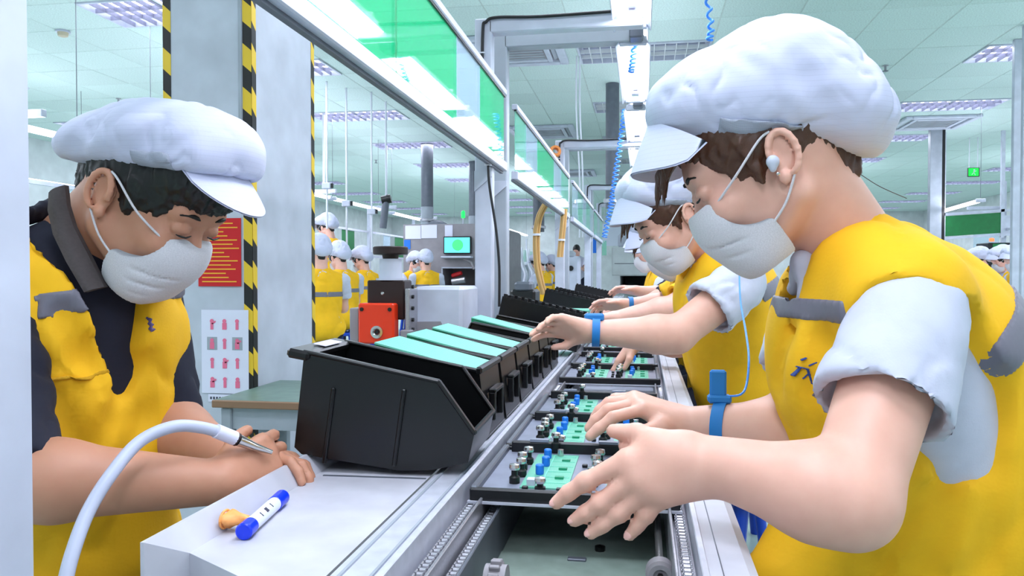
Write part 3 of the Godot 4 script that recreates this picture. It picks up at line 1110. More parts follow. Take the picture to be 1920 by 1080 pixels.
func line_lamps() -> void:
	var words := ["behind the camera", "overhead at the near end", "first in view", "second in view", "third in view", "fourth in view, partly behind the near woman's cap", "fifth in view, behind the near woman's visor", "sixth in view", "seventh in view", "eighth in view"]
	for k in 9:
		var zc := 0.1 - 1.17 * k
		var t := thing("line_lamp", "twin tube lamp above the conveyor, %s" % words[k], "lamp", Vector3(-0.038, 1.87, zc), "tube lamps over the conveyor")
		part(t, "housing", Shape.new().prism(Vector3.ZERO, [Vector2(-0.065, 0.0), Vector2(-0.062, 0.0), Vector2(-0.025, 0.045), Vector2(0.025, 0.045), Vector2(0.062, 0.0), Vector2(0.065, 0.0), Vector2(0.03, 0.05), Vector2(-0.03, 0.05)], 1.0).mesh(), mats.paint_white)
		for s in [-1, 1]:
			part(t, "lamp_tube", Shape.new().tube([Vector3(s * 0.03, 0.018, -0.47), Vector3(s * 0.03, 0.018, 0.47)], 0.013, 10).mesh(), mats.lamp_tube)
			part(t, "lamp_holder", bx(Vector3(0, 0.02, s * 0.487), Vector3(0.1, 0.03, 0.022), 0.003), mats.paint_white)
			part(t, "hanger", bx(Vector3(0, 0.065, s * 0.4), Vector3(0.02, 0.04, 0.02)), mats.steel)
		part(t, "junction_box", bx(Vector3(0.012, 0.03, 0.545), Vector3(0.05, 0.045, 0.07), 0.005), mats.duct_grey)
		var l := AreaLight3D.new()
		l.name = "line_glow"
		l.area_size = Vector2(0.12, 0.96)
		l.light_color = LAMP_TINT
		l.light_energy = LINE_LAMP_ENERGY
		l.shadow_enabled = true
		l.area_range = 20.0
		t.add_child(l, true)
		l.position = Vector3(0, 0.001, 0)
		l.rotation = Vector3(-PI / 2, 0, 0)
		# the reflector is open at the top: the tubes also shine up through its slot
		var up: AreaLight3D = l.duplicate()
		up.name = "upward_glow"
		up.area_size = Vector2(0.045, 0.94)
		up.light_energy = TUBE_UP_ENERGY * 0.5
		t.add_child(up, true)
		up.position = Vector3(0, 0.054, 0)
		up.rotation = Vector3(PI / 2, 0, 0)
		part(t, "lamp_slot", bx(Vector3(0, 0.05, 0), Vector3(0.045, 0.004, 0.94)), mats.lamp_diffuser)
	# steel channel that the lamps hang from
	var t := thing("lamp_channel", "long grey steel channel that the conveyor lamps hang from", "channel", Vector3(-0.038, 1.95, -4.6))
	part(t, "channel", bx(Vector3(0.045, 0.01, 0), Vector3(0.025, 0.02, 10.4), 0.002), mats.paint_grey)
	# blue coiled air hoses
	var coils := [[[at(1326, -60, 2.35), at(1328, 0, 2.35), at(1333, 52, 2.35), at(1330, 75, 2.35)], 0.008, 0.028, "blue coiled air hose hanging from the ceiling above the near woman's cap"],
		[[at(1192, 35, 2.9), at(1188, 100, 2.95), at(1183, 135, 3.0)], 0.009, 0.02, "blue coiled air hose beside the first lamps over the conveyor"],
		[[at(1172, 205, 4.6), at(1166, 250, 4.6), at(1157, 310, 4.6), at(1150, 360, 4.6), at(1143, 400, 4.7), at(1133, 445, 5.0)], 0.016, 0.03, "long blue coiled air hose hanging beside the second woman's visor"]]
	for c in coils:
		var base: Array = curve(c[0], 14)
		var total := 0.0
		var pts := []
		var prev: Vector3 = base[0]
		for i in base.size():
			var p: Vector3 = base[i]
			total += p.distance_to(prev)
			prev = p
		var turns := int(total / c[2])
		var n := turns * 10
		for i in n + 1:
			var f := float(i) / n * (base.size() - 1)
			var q: Vector3 = base[int(f)].lerp(base[mini(int(f) + 1, base.size() - 1)], f - int(f))
			var an := TAU * turns * i / n
			pts.append(q + Vector3(cos(an), 0, sin(an)) * c[1])
		var th := thing("coiled_air_hose", c[3], "air hose", base[-1], "blue coiled air hoses")
		part_world(th, "coil", Shape.new().tube(pts, 0.0042, 6).mesh(), mats.blue_cable)

# ---------------------------------------------------------------- bins, boards, trays

func make_bin(prof: Array, lip: Array, w: float, parent: Node3D) -> void:
	# prof: side outline in x/y (counter-clockwise, starting top back); lip: index pairs of edges that carry walls
	var th := 0.004
	for s in [-1, 1]:
		var side := part(parent, "side_wall", Shape.new().prism(Vector3(0, 0, s * (w / 2 - th / 2)), prof, th).mesh(), mats.bin_black)
		var n := prof.size()
		var rim := Shape.new()
		for e in lip[0]:
			var a := Vector3(prof[e].x, prof[e].y, s * (w / 2 - 0.002))
			var b := Vector3(prof[(e + 1) % n].x, prof[(e + 1) % n].y, s * (w / 2 - 0.002))
			var t := (b - a).normalized()
			rim.box((a + b) / 2, Vector3(a.distance_to(b) + 0.004, 0.006, 0.012), Basis(t, Vector3(-t.y, t.x, 0), Vector3.BACK), 0.002)
		part(side, "rim", rim.mesh(), mats.bin_black)
		for f in [0.2, 0.62]:
			var x: float = lerpf(lip[2], lip[3], f)
			part(side, "rib", bx(Vector3(x, lip[4] + 0.062, s * (w / 2 + 0.0015)), Vector3(0.006, 0.112, 0.005), 0.0015, Basis(Vector3.BACK, -0.14)), mats.bin_black)
	for e in lip[1]:
		var a := Vector3(prof[e].x, prof[e].y, 0)
		var b := Vector3(prof[(e + 1) % prof.size()].x, prof[(e + 1) % prof.size()].y, 0)
		var t := (b - a).normalized()
		var nn := Vector3(-t.y, t.x, 0)
		part(parent, "end_wall" if absf(t.y) > 0.5 else "bottom", bx((a + b) / 2 + nn * 0.002, Vector3(a.distance_to(b), th, w - 0.001), 0.0, Basis(t, nn, Vector3.BACK)), mats.bin_black)

func bins() -> void:
	# open bin nearest to the camera: outline (x, y) relative to its base point
	var o := Vector2(-0.37, 0.749)
	var p := []
	for q in [Vector2(-0.487, 0.916), Vector2(-0.503, 0.776), Vector2(-0.492, 0.766), Vector2(-0.345, 0.747), Vector2(-0.30, 0.749), Vector2(-0.245, 0.762), Vector2(-0.236, 0.804), Vector2(-0.288, 0.876)]:
		p.append(q - o)
	var t := thing("picking_bin", "large empty black plastic bin with sloped open front, nearest on the shelf", "bin", Vector3(o.x, o.y, -1.145), "black bins on the shelf")
	make_bin(p, [[7, 6], [0, 1, 2, 3, 4, 5], -0.13, 0.12, -0.002], 0.172, t)
	part(t, "back_rim", bx(Vector3(-0.125, 0.163, 0), Vector3(0.034, 0.014, 0.186), 0.004, Basis(Vector3.BACK, -0.17)), mats.bin_black)
	part(t, "label", bx(Vector3(-0.118, 0.171, -0.01), Vector3(0.02, 0.001, 0.07), 0.0, Basis(Vector3.BACK, -0.17)), mats.paper)
	part(t, "front_rim", bx(Vector3(0.133, 0.056, 0), Vector3(0.008, 0.007, 0.172), 0.002), mats.bin_black)
	t.rotation.y = 0.03
	# bins turned the other way, filled with circuit boards on edge
	var r := []
	for q in [Vector2(-0.455, 0.895), Vector2(-0.50, 0.80), Vector2(-0.49, 0.766), Vector2(-0.262, 0.746), Vector2(-0.276, 0.862)]:
		r.append(q - o)
	var words := ["right behind the empty bin", "second behind the empty bin", "third behind the empty bin", "fourth behind the empty bin", "fifth behind the empty bin", "sixth behind the empty bin"]
	var fills := [14, 14, 14, 0, 12, 0]
	var board := Shape.new()
	board.prism(Vector3.ZERO, [Vector2(-0.10, 0.152), Vector2(-0.10, 0.035), Vector2(0.09, 0.012), Vector2(0.082, 0.107)], 0.0022)
	var board_mesh := board.mesh()
	var edge := Shape.new()
	edge.box(Vector3(-0.008, 0.1305, 0), Vector3(0.187, 0.003, 0.0085), Basis(Vector3.BACK, -0.242))
	var edge_mesh := edge.mesh()
	var proto: Node3D
	for k in 6:
		var zc := -1.38 - 0.192 * k
		if k == 0:
			t = thing("picking_bin", "x", "bin", Vector3(o.x, o.y, zc), "black bins on the shelf")
			make_bin(r, [[4, 0], [1, 2, 3], -0.11, 0.1, -0.002], 0.17, t)
			part(t, "end_rim", bx(Vector3(0.094, 0.114, 0), Vector3(0.012, 0.012, 0.18), 0.003), mats.bin_black)
			var hold := Shape.new()
			for s in [-1, 1]:
				hold.box(Vector3(0.108, 0.045, s * 0.036), Vector3(0.012, 0.05, 0.008), Basis(), 0.002)
			hold.box(Vector3(0.108, 0.072, 0), Vector3(0.014, 0.008, 0.08), Basis(), 0.002)
			part(t, "grip_frame", hold.mesh(), mats.bin_black)
			proto = t
		else:
			t = copy_of(proto, "", Vector3(o.x, o.y, zc))
		t.set_meta("label", ("black bin of upright green circuit boards, %s" if fills[k] else "empty black bin in the row, %s") % words[k])
		for i in fills[k]:
			var b := thing("circuit_board", "green circuit board standing on edge in the black bin %s" % words[k], "circuit board", Vector3(o.x, o.y + 0.004, zc - 0.066 + 0.0102 * i), "boards in the bin %s" % words[k])
			part(b, "panel", board_mesh, mats.board_green)
			part(b, "top_edge", edge_mesh, mats.board_edge)
	# large tilted black bins farther along and a green board box
	var far := [[at(1060, 600, 2.75), 0.32, 0.34, "tall black bin tilted on the shelf beside the second woman's hand"], [at(1035, 560, 3.9), 0.3, 0.3, "black bin on the shelf behind the tilted bin"], [at(1090, 565, 4.3), 0.3, 0.34, "wide black bin on the shelf beyond the third woman's hands"], [at(1120, 545, 5.6), 0.3, 0.34, "farthest black bin on the shelf of the line"]]
	for f in far:
		var c: Vector3 = f[0]
		c.x = -0.37
		c.y = 0.742
		t = thing("storage_bin", f[3], "bin", c, "black bins on the shelf")
		var bs := Basis(Vector3.BACK, -0.22)
		var w: float = f[1]
		part(t, "near_wall", bx(bs * Vector3(0, 0.085, 0.10) + Vector3(0, 0.03, 0), Vector3(w * 0.9, 0.13, 0.004), 0.0, bs), mats.bin_black)
		part(t, "far_wall", bx(bs * Vector3(0, 0.085, -0.10) + Vector3(0, 0.03, 0), Vector3(w * 0.9, 0.13, 0.004), 0.0, bs), mats.bin_black)
		for s in [-1, 1]:
			part(t, "end_wall", bx(bs * Vector3(s * w * 0.45, 0.085, 0) + Vector3(0, 0.03, 0), Vector3(0.004, 0.13, 0.2), 0.0, bs), mats.bin_black)
		part(t, "bottom", bx(bs * Vector3(0, 0.022, 0) + Vector3(0, 0.03, 0), Vector3(w * 0.9, 0.004, 0.2), 0.0, bs), mats.bin_black)
		for k in 12:
			part(t, "rim_tooth", bx(bs * Vector3(-w * 0.42 + k * w * 0.076, 0.154, 0.104) + Vector3(0, 0.03, 0), Vector3(0.012, 0.012, 0.014), 0.0, bs), mats.tray_black)
	t = thing("board_rack", "clear green rack of circuit boards behind the tilted black bin", "rack", Vector3(-0.30, 0.742, -3.2))
	part(t, "rack_body", bx(Vector3(0, 0.07, 0), Vector3(0.18, 0.14, 0.12), 0.004), mats.board_tray)
	part(t, "rack_edge", bx(Vector3(0.092, 0.07, 0.06), Vector3(0.008, 0.15, 0.008)), mats.acrylic_clear)

func pin(parent: Node3D, p: Vector3, hgt := 0.022) -> void:
	var b := part(parent, "clamp_pin", Shape.new().lathe(p, Vector3.UP, [[0.0075, 0.0], [0.0075, hgt * 0.35], [0.0045, hgt * 0.45], [0.0045, hgt * 0.75], [0.006, hgt * 0.8]], 10).mesh(), mats.black_plastic)
	part(b, "pin_cap", Shape.new().lathe(p + Vector3(0, hgt * 0.78, 0), Vector3.UP, [[0.0, 0.0], [0.007, 0.0], [0.0078, 0.003], [0.007, 0.007], [0.0, 0.0085]], 12).mesh(), mats.chrome)

func trays() -> void:
	var spots := [-0.982, -1.252, -1.522, -2.08, -2.42, -2.95, -3.4]
	var words := ["front most on the conveyor", "second from the front", "third from the front", "fourth, beyond the gap", "fifth from the front", "sixth from the front", "seventh from the front"]
	var proto: Node3D
	var boards: Array
	for k in spots.size():
		var z: float = spots[k]
		var where := Vector3(-0.0875, 0.731, z - 0.13)
		if k == 0:
			var t := thing("pallet_tray", "black framed pallet tray, " + words[k], "tray", where, "solder pallets on the conveyor")
			proto = t
			var w := 0.27
			part(t, "plate", bx(Vector3(0, 0.008, 0), Vector3(w - 0.01, 0.006, 0.25)), mats.tray_plate)
			var fb := part(t, "front_bar", bx(Vector3(0, 0.009, 0.125), Vector3(w, 0.018, 0.010), 0.002), mats.tray_black)
			part(fb, "front_lip", bx(Vector3(0, 0.0005, 0.131), Vector3(w + 0.004, 0.003, 0.006)), mats.aluminium)
			part(t, "back_bar", bx(Vector3(0, 0.015, -0.118), Vector3(w - 0.03, 0.026, 0.012), 0.002), mats.tray_black)
			part(t, "back_lip", bx(Vector3(0, 0.012, -0.129), Vector3(w, 0.008, 0.006), 0.001), mats.tray_black)
			for s in [-1, 1]:
				part(t, "side_bar", bx(Vector3(s * (w / 2 - 0.005), 0.011, 0), Vector3(0.010, 0.018, 0.25), 0.002), mats.duct_grey)
				part(t, "notch", bx(Vector3(-0.02 + s * 0.055, 0.03, -0.118), Vector3(0.03, 0.004, 0.012)), mats.tray_plate)
			for c in [-0.085, 0.022]:
				for i in 4:
					pin(t, Vector3(c + 0.004 * (i % 2), 0.011, 0.07 - i * 0.036), 0.024)
			pin(t, Vector3(-0.048, 0.02, -0.112), 0.022)
			pin(t, Vector3(-0.046, 0.011, 0.098), 0.012)
			for c in [[-0.066, 0.10], [0.006, 0.02], [0.006, 0.06], [0.004, -0.03], [-0.02, 0.102]]:
				part(t, "locating_peg", bx(Vector3(c[0], 0.0135, c[1]), Vector3(0.008, 0.005, 0.006), 0.001), mats.black_plastic)
			for s in [0, 1]:
				var x := -0.042 if s == 0 else 0.072
				var b := thing("circuit_board", "y", "circuit board", where + Vector3(x, 0.011, 0.0), "boards on the pallets")
				part(b, "panel", bx(Vector3(0, 0.001, 0), Vector3(0.064, 0.002, 0.19)), mats.board_tray)
				var tr := Shape.new()
				for i in 6:
					tr.box(Vector3(0.012, 0.0023, -0.08 + i * 0.03), Vector3(0.034, 0.0006, 0.0015))
				tr.box(Vector3(-0.005, 0.0023, 0), Vector3(0.0012, 0.0006, 0.18))
				part(b, "copper_traces", tr.mesh(), mats.board_edge)
				for i in 3:
					part(b, "blue_capacitor", Shape.new().lathe(Vector3(-0.014 + 0.003 * (i % 2), 0.002, -0.07 + i * 0.048), Vector3.UP, [[0.0055, 0.0], [0.006, 0.002], [0.006, 0.013], [0.0045, 0.0145], [0.0, 0.0145]], 12).mesh(), mats.blue_part)
				part(b, "white_connector", bx(Vector3(-0.018, 0.006, 0.082), Vector3(0.012, 0.01, 0.012), 0.001), mats.paint_white)
				part(b, "metal_can", Shape.new().lathe(Vector3(0.004, 0.002, -0.088), Vector3.UP, [[0.005, 0.0], [0.005, 0.01], [0.0, 0.01]], 10).mesh(), mats.chrome)
				for i in 3:
					part(b, "chip", bx(Vector3(0.016, 0.0035, -0.055 + i * 0.05), Vector3(0.012, 0.003, 0.008)), mats.board_green)
				boards.append(b)
				b.set_meta("label", "%s green circuit board in the pallet tray %s" % [["bin side", "women side"][s], words[k]])
		else:
			copy_of(proto, "black framed pallet tray, " + words[k], where)
			for s in 2:
				copy_of(boards[s], "%s green circuit board in the pallet tray %s" % [["bin side", "women side"][s], words[k]], where + Vector3(-0.042 if s == 0 else 0.072, 0.011, 0))

func small_things() -> void:
	# marker pen lying on the shelf
	var a := Vector3(-0.4255, 0.7495, -0.772)
	var b := Vector3(-0.4445, 0.7495, -0.903)
	var dir := (b - a).normalized()
	var ln := a.distance_to(b)
	var t := thing("marker_pen", "blue capped white marker pen lying on the shelf", "marker pen", (a + b) / 2 - Vector3(0, 0.0095, 0))
	part_world(t, "barrel", Shape.new().lathe(a + dir * 0.022, dir, [[0.0, 0.0], [0.0085, 0.0], [0.0085, ln - 0.05], [0.0, ln - 0.05]], 20).mesh(), mats.marker_white)
	part_world(t, "pen_cap", Shape.new().lathe(a, dir, [[0.0, 0.0], [0.008, 0.0], [0.0095, 0.0015], [0.0093, 0.022], [0.0085, 0.023]], 20).mesh(), mats.marker_blue, "blue end cap")
	part_world(t, "pen_cap", Shape.new().lathe(b, -dir, [[0.0, 0.0], [0.0085, 0.0], [0.0095, 0.0015], [0.0093, 0.03], [0.0085, 0.031]], 20).mesh(), mats.marker_blue, "blue end cap")
	var side := dir.cross(Vector3.UP).normalized()
	for k in 3:
		var n := (Vector3.UP * 0.75 + side * (0.65 - 0.02 * k)).normalized()
		var w := [0.012, 0.03, 0.018][k] as float
		part_world(t, "printed_mark", bx(a + dir * (0.042 + 0.017 * k) + n * 0.0086, Vector3(0.0012 if k != 1 else 0.006, 0.0006, 0.006), 0.0, Basis(dir, n, dir.cross(n))), mats.print_dark)
	# orange finger cot beside the pen
	var c := Vector3(-0.462, 0.7425, -0.80)
	t = thing("finger_cot", "crumpled orange rubber finger cot beside the blue pen", "finger cot", c)
	var rows := []
	for i in 7:
		var row := []
		for k in 16:
			var an := TAU * k / 16
			var r: float = [0.011, 0.0125, 0.0105, 0.0085, 0.0075, 0.0065, 0.002][i]
			r *= 1.0 + 0.18 * sin(an * 3 + i) 
			row.append(Vector3(i * 0.0045, 0.0105 + sin(an) * r * 0.8, -i * 0.0008 + cos(an) * r))
		rows.append(row)
	part(t, "sleeve", Shape.new().grid(rows, true).mesh(), mats.orange_rubber)
	var ring := []
	for k in 25:
		var an := TAU * k / 24
		ring.append(Vector3(-0.0005, 0.0105 + sin(an) * 0.0096, cos(an) * 0.0115))
	part(t, "rolled_rim", Shape.new().tube(ring, 0.0016, 6, false).mesh(), mats.orange_rubber)
	# grey hose that the man holds
	var h := [at(118, 1110, 0.80), at(135, 1040, 0.82), at(165, 960, 0.85), at(208, 890, 0.88), at(262, 828, 0.92), at(325, 800, 0.95), at(380, 802, 0.98), at(425, 815, 1.0)]
	t = thing("suction_hose", "bent grey hose with metal nozzle in the man's hands", "hose", h[0])
	part_world(t, "hose", Shape.new().tube(curve(h), 0.0076, 14).mesh(), mats.hose_grey)
	part_world(t, "clamp_sleeve", Shape.new().tube([at(405, 808, 0.99), at(440, 822, 1.01)], 0.0092, 14).mesh(), mats.paper)
	part_world(t, "collar", Shape.new().tube([at(440, 822, 1.01), at(446, 825, 1.012)], 0.0088, 14).mesh(), mats.motor_brown)
	part_world(t, "nozzle", Shape.new().tube([at(446, 825, 1.012), at(478, 838, 1.03), at(510, 848, 1.04)], [0.008, 0.0055, 0.003], 14).mesh(), mats.chrome)

func left_machine() -> void:
	# motor driven feeder behind the shelf
	var z := -2.3
	var t := thing("feeder_machine", "machine with orange gear motor and black knob behind the bins", "machine", Vector3(-0.78, 0, z - 0.05))
	part_world(t, "cabinet", bx(Vector3(-0.76, 0.385, z - 0.14), Vector3(0.42, 0.77, 0.4), 0.006), mats.machine_grey)
	var box := part_world(t, "motor_box", bx(Vector3(-0.802, 0.875, z + 0.055), Vector3(0.112, 0.122, 0.05), 0.005), mats.motor_orange, "orange gear box")
	part(box, "shaft_ring", Shape.new().lathe(Vector3(-0.798, 0.85, z + 0.08), Vector3.BACK, [[0.019, 0.0], [0.019, 0.006], [0.012, 0.007], [0.008, 0.003], [0.008, 0.0]], 20).mesh(), mats.chrome)
	part(box, "shaft_end", Shape.new().lathe(Vector3(-0.798, 0.85, z + 0.08), Vector3.BACK, [[0.007, 0.0], [0.007, 0.004], [0.0, 0.004]], 6).mesh(), mats.black_plastic)
	for s in [-1, 1]:
		part(box, "bolt", Shape.new().lathe(Vector3(-0.802 + s * 0.044, 0.918, z + 0.08), Vector3.BACK, [[0.006, 0.0], [0.006, 0.004], [0.0, 0.004]], 8).mesh(), mats.black_plastic)
	var blk := part_world(t, "bearing_block", bx(Vector3(-0.785, 0.945, z), Vector3(0.118, 0.12, 0.08), 0.004), mats.motor_brown)
	part(blk, "rivet", Shape.new().lathe(Vector3(-0.795, 0.965, z + 0.04), Vector3.BACK, [[0.006, 0.0], [0.004, 0.003], [0.0, 0.003]], 10).mesh(), mats.chrome)
	part_world(t, "side_plate", bx(Vector3(-0.712, 0.905, z + 0.01), Vector3(0.014, 0.15, 0.09), 0.002), mats.steel)
	for y in [0.985, 0.955, 0.92, 0.885, 0.855]:
		part_world(t, "side_screw", Shape.new().lathe(Vector3(-0.705, y, z + 0.03), Vector3.RIGHT, [[0.006, 0.0], [0.006, 0.007], [0.0, 0.007]], 8).mesh(), mats.black_plastic)
	part_world(t, "bracket", bx(Vector3(-0.882, 0.85, z + 0.0), Vector3(0.03, 0.14, 0.1), 0.003), mats.machine_grey)
	part_world(t, "bracket", bx(Vector3(-0.715, 0.82, z + 0.04), Vector3(0.035, 0.07, 0.05), 0.003), mats.machine_grey)
	part_world(t, "neck", Shape.new().lathe(Vector3(-0.782, 1.005, z), Vector3.UP, [[0.045, 0.0], [0.045, 0.006], [0.036, 0.006], [0.034, 0.066], [0.0, 0.066]], 24).mesh(), mats.paint_white)
	part_world(t, "knob", Shape.new().lathe(Vector3(-0.782, 1.062, z), Vector3.UP, [[0.0, 0.0], [0.022, 0.0], [0.026, 0.02], [0.052, 0.022], [0.054, 0.026], [0.054, 0.044], [0.050, 0.047], [0.0, 0.047]], 28).mesh(), mats.motor_brown)
	var hs := part_world(t, "housing", bx(Vector3(-0.64, 0.86, z - 0.15), Vector3(0.155, 0.25, 0.24), 0.01), mats.paint_white)
	part(hs, "relief_panel", Shape.new().prism(Vector3(-0.665, 0.845, z - 0.028), [Vector2(-0.05, -0.09), Vector2(0.045, -0.09), Vector2(0.05, 0.0), Vector2(0.035, 0.032), Vector2(-0.05, 0.03)], 0.006).mesh(), mats.machine_grey)
	for c in t.get_children():
		if c.name != "cabinet":
			c.position += Vector3(0.012, 0.003, 0)

# ---------------------------------------------------------------- background

func tube_lamp(called_label: String, a: Vector3, b: Vector3, lit := true) -> void:
	var t := thing("tube_lamp", called_label, "lamp", (a + b) / 2, "tube lamps of the other lines")
	var dir := (b - a).normalized()
	var side := dir.cross(Vector3.UP).normalized()
	var ln := a.distance_to(b)
	var bs := Basis(side, Vector3.UP, -dir)
	for k in 2:
		part(t, "lamp_holder", bx(bs * Vector3(0, 0.012, (k - 0.5) * (ln + 0.04)), Vector3(0.11, 0.05, 0.04), 0.008, bs), mats.paint_white)
		part(t, "lamp_tube", Shape.new().tube([bs * Vector3((k - 0.5) * 0.05, 0.012, ln / 2), bs * Vector3((k - 0.5) * 0.05, 0.012, -ln / 2)], 0.018, 10).mesh(), mats.lamp_tube)
	for k in 2:
		part(t, "hanger_wire", bx(bs * Vector3(0, 0, (k - 0.5) * (ln + 0.03)) + Vector3(0, (CEIL - a.y) / 2, 0), Vector3(0.004, CEIL - a.y, 0.004)), mats.duct_grey)
	if lit:
		var l := AreaLight3D.new()
		l.name = "tube_glow"
		l.area_size = Vector2(0.08, ln)
		l.light_color = LAMP_TINT
		l.light_energy = LINE_LAMP_ENERGY
		l.shadow_enabled = true
		l.area_range = 20.0
		t.add_child(l, true)
		l.position = Vector3(0, -0.002, 0)
		l.position = Vector3(0, -0.01, 0)
		l.basis = bs * Basis(Vector3.RIGHT, -PI / 2)
		# bare tubes: as much light goes up
		var up: AreaLight3D = l.duplicate()
		up.name = "upward_glow"
		up.light_energy = TUBE_UP_ENERGY * ln / 1.8
		t.add_child(up, true)
		up.position = Vector3(0, 0.033, 0)
		up.basis = bs * Basis(Vector3.RIGHT, PI / 2)

func back_bench(label: String, x: float, z0: float, z1: float, w := 0.5) -> void:
	var t := thing("workbench", label, "workbench", Vector3(x, 0, (z0 + z1) / 2), "benches of the other lines")
	var ln := absf(z1 - z0)
	part(t, "top", bx(Vector3(0, 0.735, 0), Vector3(w, 0.03, ln), 0.004), mats.paint_white)
	part(t, "shelf_board", bx(Vector3(0, 0.3, 0), Vector3(w * 0.9, 0.02, ln), 0.004), mats.machine_grey)
	for sx in [-1, 1]:
		for k in 3:
			part(t, "leg", bx(Vector3(sx * (w / 2 - 0.03), 0.36, (k - 1) * (ln / 2 - 0.05)), Vector3(0.04, 0.72, 0.04)), mats.paint_white)

func background_left() -> void:
	# second line on the man's side
	back_bench("white bench of the neighbouring line behind the orange motor", -4.1, -6.2, -13.6)
	for k in 5:
		var z := -4.6 - 2.5 * k
		var t := thing("bench_gantry", "white post frame of the neighbouring line, %s from the camera end" % ["first", "second", "third", "fourth", "fifth"][k], "frame", Vector3(-4.12, 0, z), "frames of the neighbouring line")
		part(t, "post", bx(Vector3(-0.3, 1.05, 0), Vector3(0.05, 2.1, 0.05), 0.004), mats.paint_white)
		part(t, "arm", bx(Vector3(-0.08, 2.1, 0), Vector3(0.5, 0.05, 0.05), 0.004), mats.paint_white)
		part(t, "drop_tube", bx(Vector3(0.0, 2.6, 0), Vector3(0.025, 1.0, 0.025)), mats.white_cable)
		if k > 0:
			part(t, "screen_pane", bx(Vector3(-0.3, 1.5, 0.9), Vector3(0.006, 0.36, 0.5)), mats.green_screen)
			part(t, "screen_pane", bx(Vector3(-0.3, 1.5, 1.6), Vector3(0.006, 0.36, 0.35)), mats.acrylic_clear)
			part(t, "screen_rail", bx(Vector3(-0.3, 1.7, 1.25), Vector3(0.03, 0.03, 2.42)), mats.paint_white)
			part(t, "screen_rail", bx(Vector3(-0.3, 1.3, 1.25), Vector3(0.03, 0.03, 2.42)), mats.paint_white)
	tube_lamp("bright tube lamp just behind the back of the man's cap", Vector3(-4.12, 2.0, -3.3), Vector3(-4.12, 2.0, -5.1))
	tube_lamp("bright tube lamp right of the striped column, nearer one", Vector3(-4.12, 2.02, -9.9), Vector3(-4.12, 2.02, -11.7))
	tube_lamp("bright tube lamp between the two grey exhaust ducts", Vector3(-4.12, 2.02, -12.4), Vector3(-4.12, 2.02, -14.2))
	tube_lamp("tube lamp low behind the man's collar", Vector3(-6.4, 2.0, -5.2), Vector3(-6.4, 2.0, -8.0))
	# wave solder machine with screen and ducts
	var d := 11.6
	var m := at(842, 512, d)
	var t := thing("solder_machine", "large grey machine with small lit screen behind the seated workers", "machine", Vector3(m.x, 0, m.z))
	var x0 := at(752, 512, d).x
	var x1 := at(925, 512, d).x
	var top := at(842, 420, d).y
	var w := x1 - x0
	var mx := (x0 + x1) / 2
	part_world(t, "cabinet", bx(Vector3(mx, top / 2 + 0.04, m.z - 1.7), Vector3(w, top - 0.08, 2.2), 0.03), mats.machine_grey)
	# front shell with a real opening for the work window
	var wn := at(862, 522, d)
	var fz := m.z - 0.3
	var shell := Shape.new()
	shell.box(Vector3((x0 + wn.x - 0.25) / 2, top / 2 + 0.04, fz), Vector3(wn.x - 0.25 - x0, top - 0.08, 0.6))
	shell.box(Vector3((wn.x + 0.25 + x1) / 2, top / 2 + 0.04, fz), Vector3(x1 - wn.x - 0.25, top - 0.08, 0.6))
	shell.box(Vector3(wn.x, (wn.y - 0.15 + 0.08) / 2, fz), Vector3(0.5, wn.y - 0.23, 0.6))
	shell.box(Vector3(wn.x, (wn.y + 0.15 + top) / 2, fz), Vector3(0.5, top - wn.y - 0.15, 0.6))
	part_world(t, "front_shell", shell.mesh(), mats.machine_grey)
	part_world(t, "lower_door", bx(Vector3(mx + w * 0.02, 0.42, m.z + 0.012), Vector3(w * 0.6, 0.62, 0.03), 0.01), mats.paint_grey)
	part_world(t, "foot_base", bx(Vector3(mx, 0.04, m.z - 1.4), Vector3(w - 0.1, 0.08, 2.7)), mats.machine_grey)
	var wi := part_world(t, "work_window", Shape.new().box(Vector3(wn.x, wn.y + 0.16, m.z + 0.015), Vector3(0.54, 0.02, 0.03)).box(Vector3(wn.x, wn.y - 0.16, m.z + 0.015), Vector3(0.54, 0.02, 0.03)).box(Vector3(wn.x - 0.26, wn.y, m.z + 0.015), Vector3(0.02, 0.32, 0.03)).box(Vector3(wn.x + 0.26, wn.y, m.z + 0.015), Vector3(0.02, 0.32, 0.03)).mesh(), mats.paint_white)
	part(wi, "red_handle", bx(Vector3(wn.x - 0.05, wn.y + 0.06, m.z - 0.05), Vector3(0.17, 0.06, 0.06), 0.015, Basis(Vector3.BACK, 0.3)), mats.red_part)
	part(wi, "metal_roller", Shape.new().tube([Vector3(wn.x - 0.1, wn.y - 0.05, m.z + 0.05), Vector3(wn.x + 0.1, wn.y - 0.02, m.z + 0.05)], 0.045, 12).mesh(), mats.steel)
	var sc := at(860, 460, d)
	var mon := part_world(t, "monitor", bx(Vector3(sc.x, sc.y, m.z + 0.04), Vector3(0.42, 0.26, 0.06), 0.008), mats.black_plastic)
	part(mon, "screen", bx(Vector3(sc.x, sc.y, m.z + 0.0715), Vector3(0.385, 0.225, 0.004)), mats.screen_cyan)
	part(mon, "screen_image", Shape.new().lathe(Vector3(sc.x + 0.01, sc.y, m.z + 0.0735), Vector3.BACK, [[0.085, 0.0], [0.085, 0.001], [0.0, 0.001]], 20).mesh(), mats.screen_green)
	part_world(t, "keyboard_tray", bx(Vector3(sc.x, sc.y - 0.18, m.z + 0.08), Vector3(0.46, 0.03, 0.16), 0.008), mats.paint_white)
	part_world(t, "tray_arm", Shape.new().tube([Vector3(sc.x + 0.1, sc.y - 0.2, m.z + 0.08), Vector3(sc.x + 0.22, sc.y - 0.26, m.z + 0.09), Vector3(sc.x + 0.26, sc.y - 0.36, m.z + 0.09)], 0.018, 8).mesh(), mats.machine_grey)
